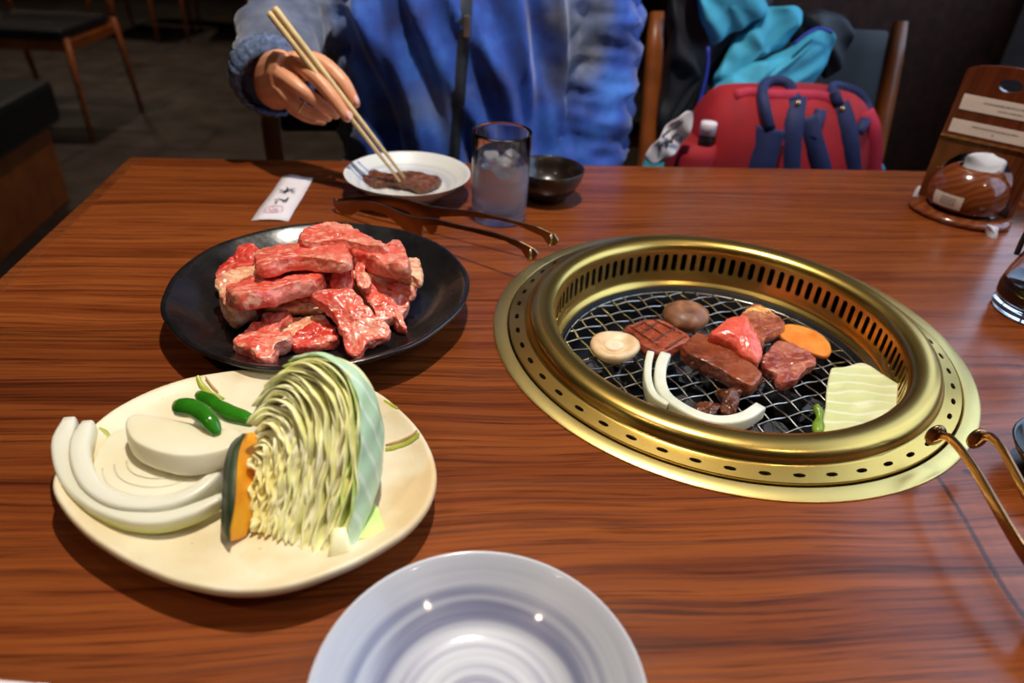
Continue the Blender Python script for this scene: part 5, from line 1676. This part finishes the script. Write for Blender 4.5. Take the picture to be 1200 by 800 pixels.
# ------------------------------------------------------------------ jacket draped over the second chair
M_TEAL = plain('turquoise_knit', lin((72, 180, 212)), .75, .25, 30, .3, 500)
M_NAVYBLACK = plain('black_shell_fabric', (.010, .011, .016), .6, .3, 30, .2, 300)
M_PIPE = plain('blue_piping', lin((46, 60, 176)), .6, .2, 60)
JK = V((.50, 1.24, -.18))
dj = thing('draped_jacket', JK, 'turquoise and black jacket draped over the chair behind the red bag', 'jacket')
def cloth(name, pix, y, t, mat, slope=0.0, bulge=.012, rough=.007, rs=24, parent=None, seed=1.0, n=72):
    """thick cloth panel hanging roughly upright at depth y (slope: y changes per metre of height)"""
    cx = sum(p[0] for p in pix) / len(pix)
    cy = sum(p[1] for p in pix) / len(pix)
    o = PY(cx, cy, y)
    nrm = V((0, -1, slope)).normalized()
    out = [PN(px_, py_, o, nrm) for px_, py_ in pix]
    def warp(q, c):
        s = q.x * .8 + q.z * .6
        return q + V((0, -.006 * math.sin(s * 95 + seed) - .004 * math.sin(s * 160 + q.z * 30), 0))
    v, f = slab_vf(out, -nrm, t, n=n, bulge=bulge, rough=rough, rs=rs, seed=seed, warp=warp, side=1.0)
    ob = mesh(name, v, f, mat, parent or dj)
    mod(ob, 'SUBSURF', levels=1, render_levels=1)
    return ob
cloth('black_body', [(790, -25), (830, -25), (900, -10), (905, 20), (875, 50), (852, 80), (842, 110), (830, 140), (812, 152), (800, 170), (790, 215), (768, 215), (776, 150), (784, 80)], 1.262, .040, M_NAVYBLACK, seed=2)
cloth('turquoise_collar', [(814, -25), (880, -25), (898, 2), (900, 16), (880, 30), (852, 46), (834, 56), (824, 30), (818, 5)], 1.225, .022, M_TEAL, seed=3)
cloth('turquoise_sleeve', [(905, 8), (942, 14), (934, 36), (918, 60), (888, 72), (858, 96), (843, 122), (838, 92), (856, 60), (880, 34)], 1.230, .022, M_TEAL, seed=4)
cloth('turquoise_sleeve', [(978, 42), (972, 70), (955, 98), (930, 108), (890, 112), (856, 126), (838, 152), (818, 168), (786, 196), (768, 215), (750, 215), (764, 186), (796, 160), (812, 140), (834, 116), (852, 98), (880, 80), (915, 64), (935, 52), (962, 36)], 1.205, .026, M_TEAL, seed=5, bulge=.016)
cloth('black_sleeve', [(942, 16), (985, 20), (1000, 38), (990, 66), (966, 92), (972, 50), (962, 36), (936, 52), (926, 48), (938, 30)], 1.245, .028, M_NAVYBLACK, seed=6)
for pix, y in (([(830, 55), (829, 80), (824, 105), (818, 125), (812, 140)], 1.222), ([(930, 52), (945, 40), (960, 33), (975, 38)], 1.19)):
    tube('piping', spline([PY(x, y_, y) for x, y_ in pix], 12), .0028, M_PIPE, dj, 8)
# ------------------------------------------------------------------ red bag on the chair
M_RED = plain('red_canvas', lin((158, 16, 28)), .8, .25, 20, .3, 500)
M_PINK = plain('rose_red_trim', lin((184, 38, 66)), .75, .2, 30, .2, 500)
M_NAVY = plain('navy_webbing', lin((26, 36, 84)), .7, .25, 60, .3, 600)
M_BRASSR = plain('brass_rivet', (.8, .55, .25), .25, .1, 60, metal=1.0)
SEATZ = FLOOR + .457
bgc = V((.570, 1.125, SEATZ))
bag = thing('canvas_bag', bgc, 'red canvas bag with navy straps on the chair', 'bag')
bag_st = [(SEATZ, .570, 1.135, .135, .075), (SEATZ + .015, .570, 1.135, .150, .085), (-.12, .570, 1.13, .156, .088), (-.02, .568, 1.13, .155, .086), (.035, .565, 1.13, .145, .078), (.066, .562, 1.13, .122, .058), (.080, .560, 1.13, .100, .035)]
v, f = ring_vf(bag_st, 44, 3.2)
v = [q + V((.006 * nz(q, 14), .007 * nz(q, 14, 3), .004 * nz(q, 14, 6))) for q in v]
o = mesh('bag_body', v, f, M_RED, bag)
mod(o, 'SUBSURF', levels=1, render_levels=1)
bmt = bmesh.new()
bmt.from_mesh(o.data)
bmt.transform(Matrix.Translation(ORG[o]))
btree = BVHTree.FromBMesh(bmt)
bmt.free()
def on_bag(px, py, lift=.004):
    d = ray(px, py).normalized()
    h = btree.ray_cast(EYE, d)[0]
    return (h - d * lift) if h else PY(px, py, 1.07)
def ribbon3(name, pts, w, mat, parent, n=16, th=.003, wdir=None):
    pts = spline(pts, n)
    v, f = [], []
    for i, p in enumerate(pts):
        t = (pts[min(i + 1, n - 1)] - pts[max(i - 1, 0)]).normalized()
        s = wdir or t.cross((EYE - p).normalized()).normalized()
        v += [p - s * w / 2, p, p + s * w / 2]
        if i:
            for j in range(2):
                a = 3 * i + j
                f.append((a - 3, a - 2, a + 1, a))
    o = mesh(name, v, f, mat, parent)
    sharp(o, 20)
    mod(o, 'SOLIDIFY', thickness=th, offset=1)
    return o
for pix, w in (([(932, 113), (929, 140), (926, 170), (924, 215)], .034), ([(903, 150), (897, 170), (890, 195), (886, 215)], .046), ([(944, 138), (951, 160), (960, 190), (966, 215)], .032), ([(982, 122), (990, 145), (995, 175), (998, 215)], .032), ([(962, 128), (958, 142), (950, 160)], .018)):
    ribbon3('strap', [on_bag(x, y) for x, y in pix], w, M_NAVY, bag)
hA = [on_bag(903, 152, .006), on_bag(897, 128, .016), on_bag(893, 108, .014) + V((0, 0, .004)), on_bag(905, 103, .0) + V((0, .01, .008)), on_bag(925, 104, .0) + V((0, .012, .006)), on_bag(932, 115, .006)]
ribbon3('handle', hA, .016, M_NAVY, bag, 24, .005)
hB = [on_bag(983, 124, .006), on_bag(975, 108, .010) + V((0, 0, .006)), PY(985, 102, 1.13), PY(1003, 108, 1.13), PY(1016, 124, 1.12), on_bag(1014, 140, .008), on_bag(1006, 156, .006)]
ribbon3('handle', hB, .016, M_NAVY, bag, 24, .005)
ribbon3('top_trim', [on_bag(x, y, .003) for x, y in ((862, 112), (880, 109), (905, 112), (940, 112), (965, 114), (985, 124))], .018, M_PINK, bag, 20)
ribbon3('side_trim', [on_bag(x, y, .003) for x, y in ((1012, 132), (1020, 150), (1022, 175), (1022, 205))], .030, M_PINK, bag, 14)
for x, y in ((935, 121), (987, 128)):
    c = on_bag(x, y, .008)
    v, f = blob(c, (.0045, .003, .0045), 14, 8)
    mesh('rivet', v, f, M_BRASSR, bag)
v, f = ring_vf([(SEATZ + .05, .416, 1.105, .022, .045), (-.10, .412, 1.10, .034, .050), (-.02, .410, 1.10, .034, .052), (.000, .410, 1.10, .032, .048)], 24, 3)
mesh('side_pocket', v, f, M_RED, bag)
tube('pull_cord', [on_bag(1026, 186, .002), on_bag(1030, 192, .004), on_bag(1034, 200, .004)], .005, M_TEAL, bag, 8)
# bottle sticking out of the pocket
bc_ = PY(829, 155, 1.07)
bo = thing('drink_bottle', V((bc_.x, 1.07, bc_.z - .02)), 'small bottle with white cap poking out of the red bag pocket', 'bottle')
lathe('bottle_neck', [(.0, -.002), (.012, -.002), (.012, .010), (.0105, .014), (.0105, .018), (0, .0185)], V((bc_.x, 1.07, bc_.z - .019)), M_BLKPLASTIC, bo, 24)
lathe('bottle_cap', [(.0, .016), (.0125, .016), (.0125, .033), (.0115, .035), (0, .0355)], V((bc_.x, 1.07, bc_.z - .019)), M_PAPER, bo, 28)
# white printed tag hanging from the jacket
tagm = [(756, 182), (775, 158), (795, 138), (808, 129), (812, 140), (806, 160), (796, 176), (780, 184), (764, 192)]
ob = cloth('white_tag', tagm, 1.050, .004, M_PAPER, bulge=0, rough=.001, parent=dj, n=40)
for pix in ([(772, 176), (776, 168), (781, 165)], [(780, 172), (785, 164)], [(786, 168), (790, 159), (795, 158)], [(776, 160), (786, 152)], [(788, 152), (796, 146), (800, 142)], [(796, 166), (800, 158)]):
    tube('printed_mark', spline([PY(x, y, 1.0455) for x, y in pix], 6), .0018, M_INK, ob, 6)
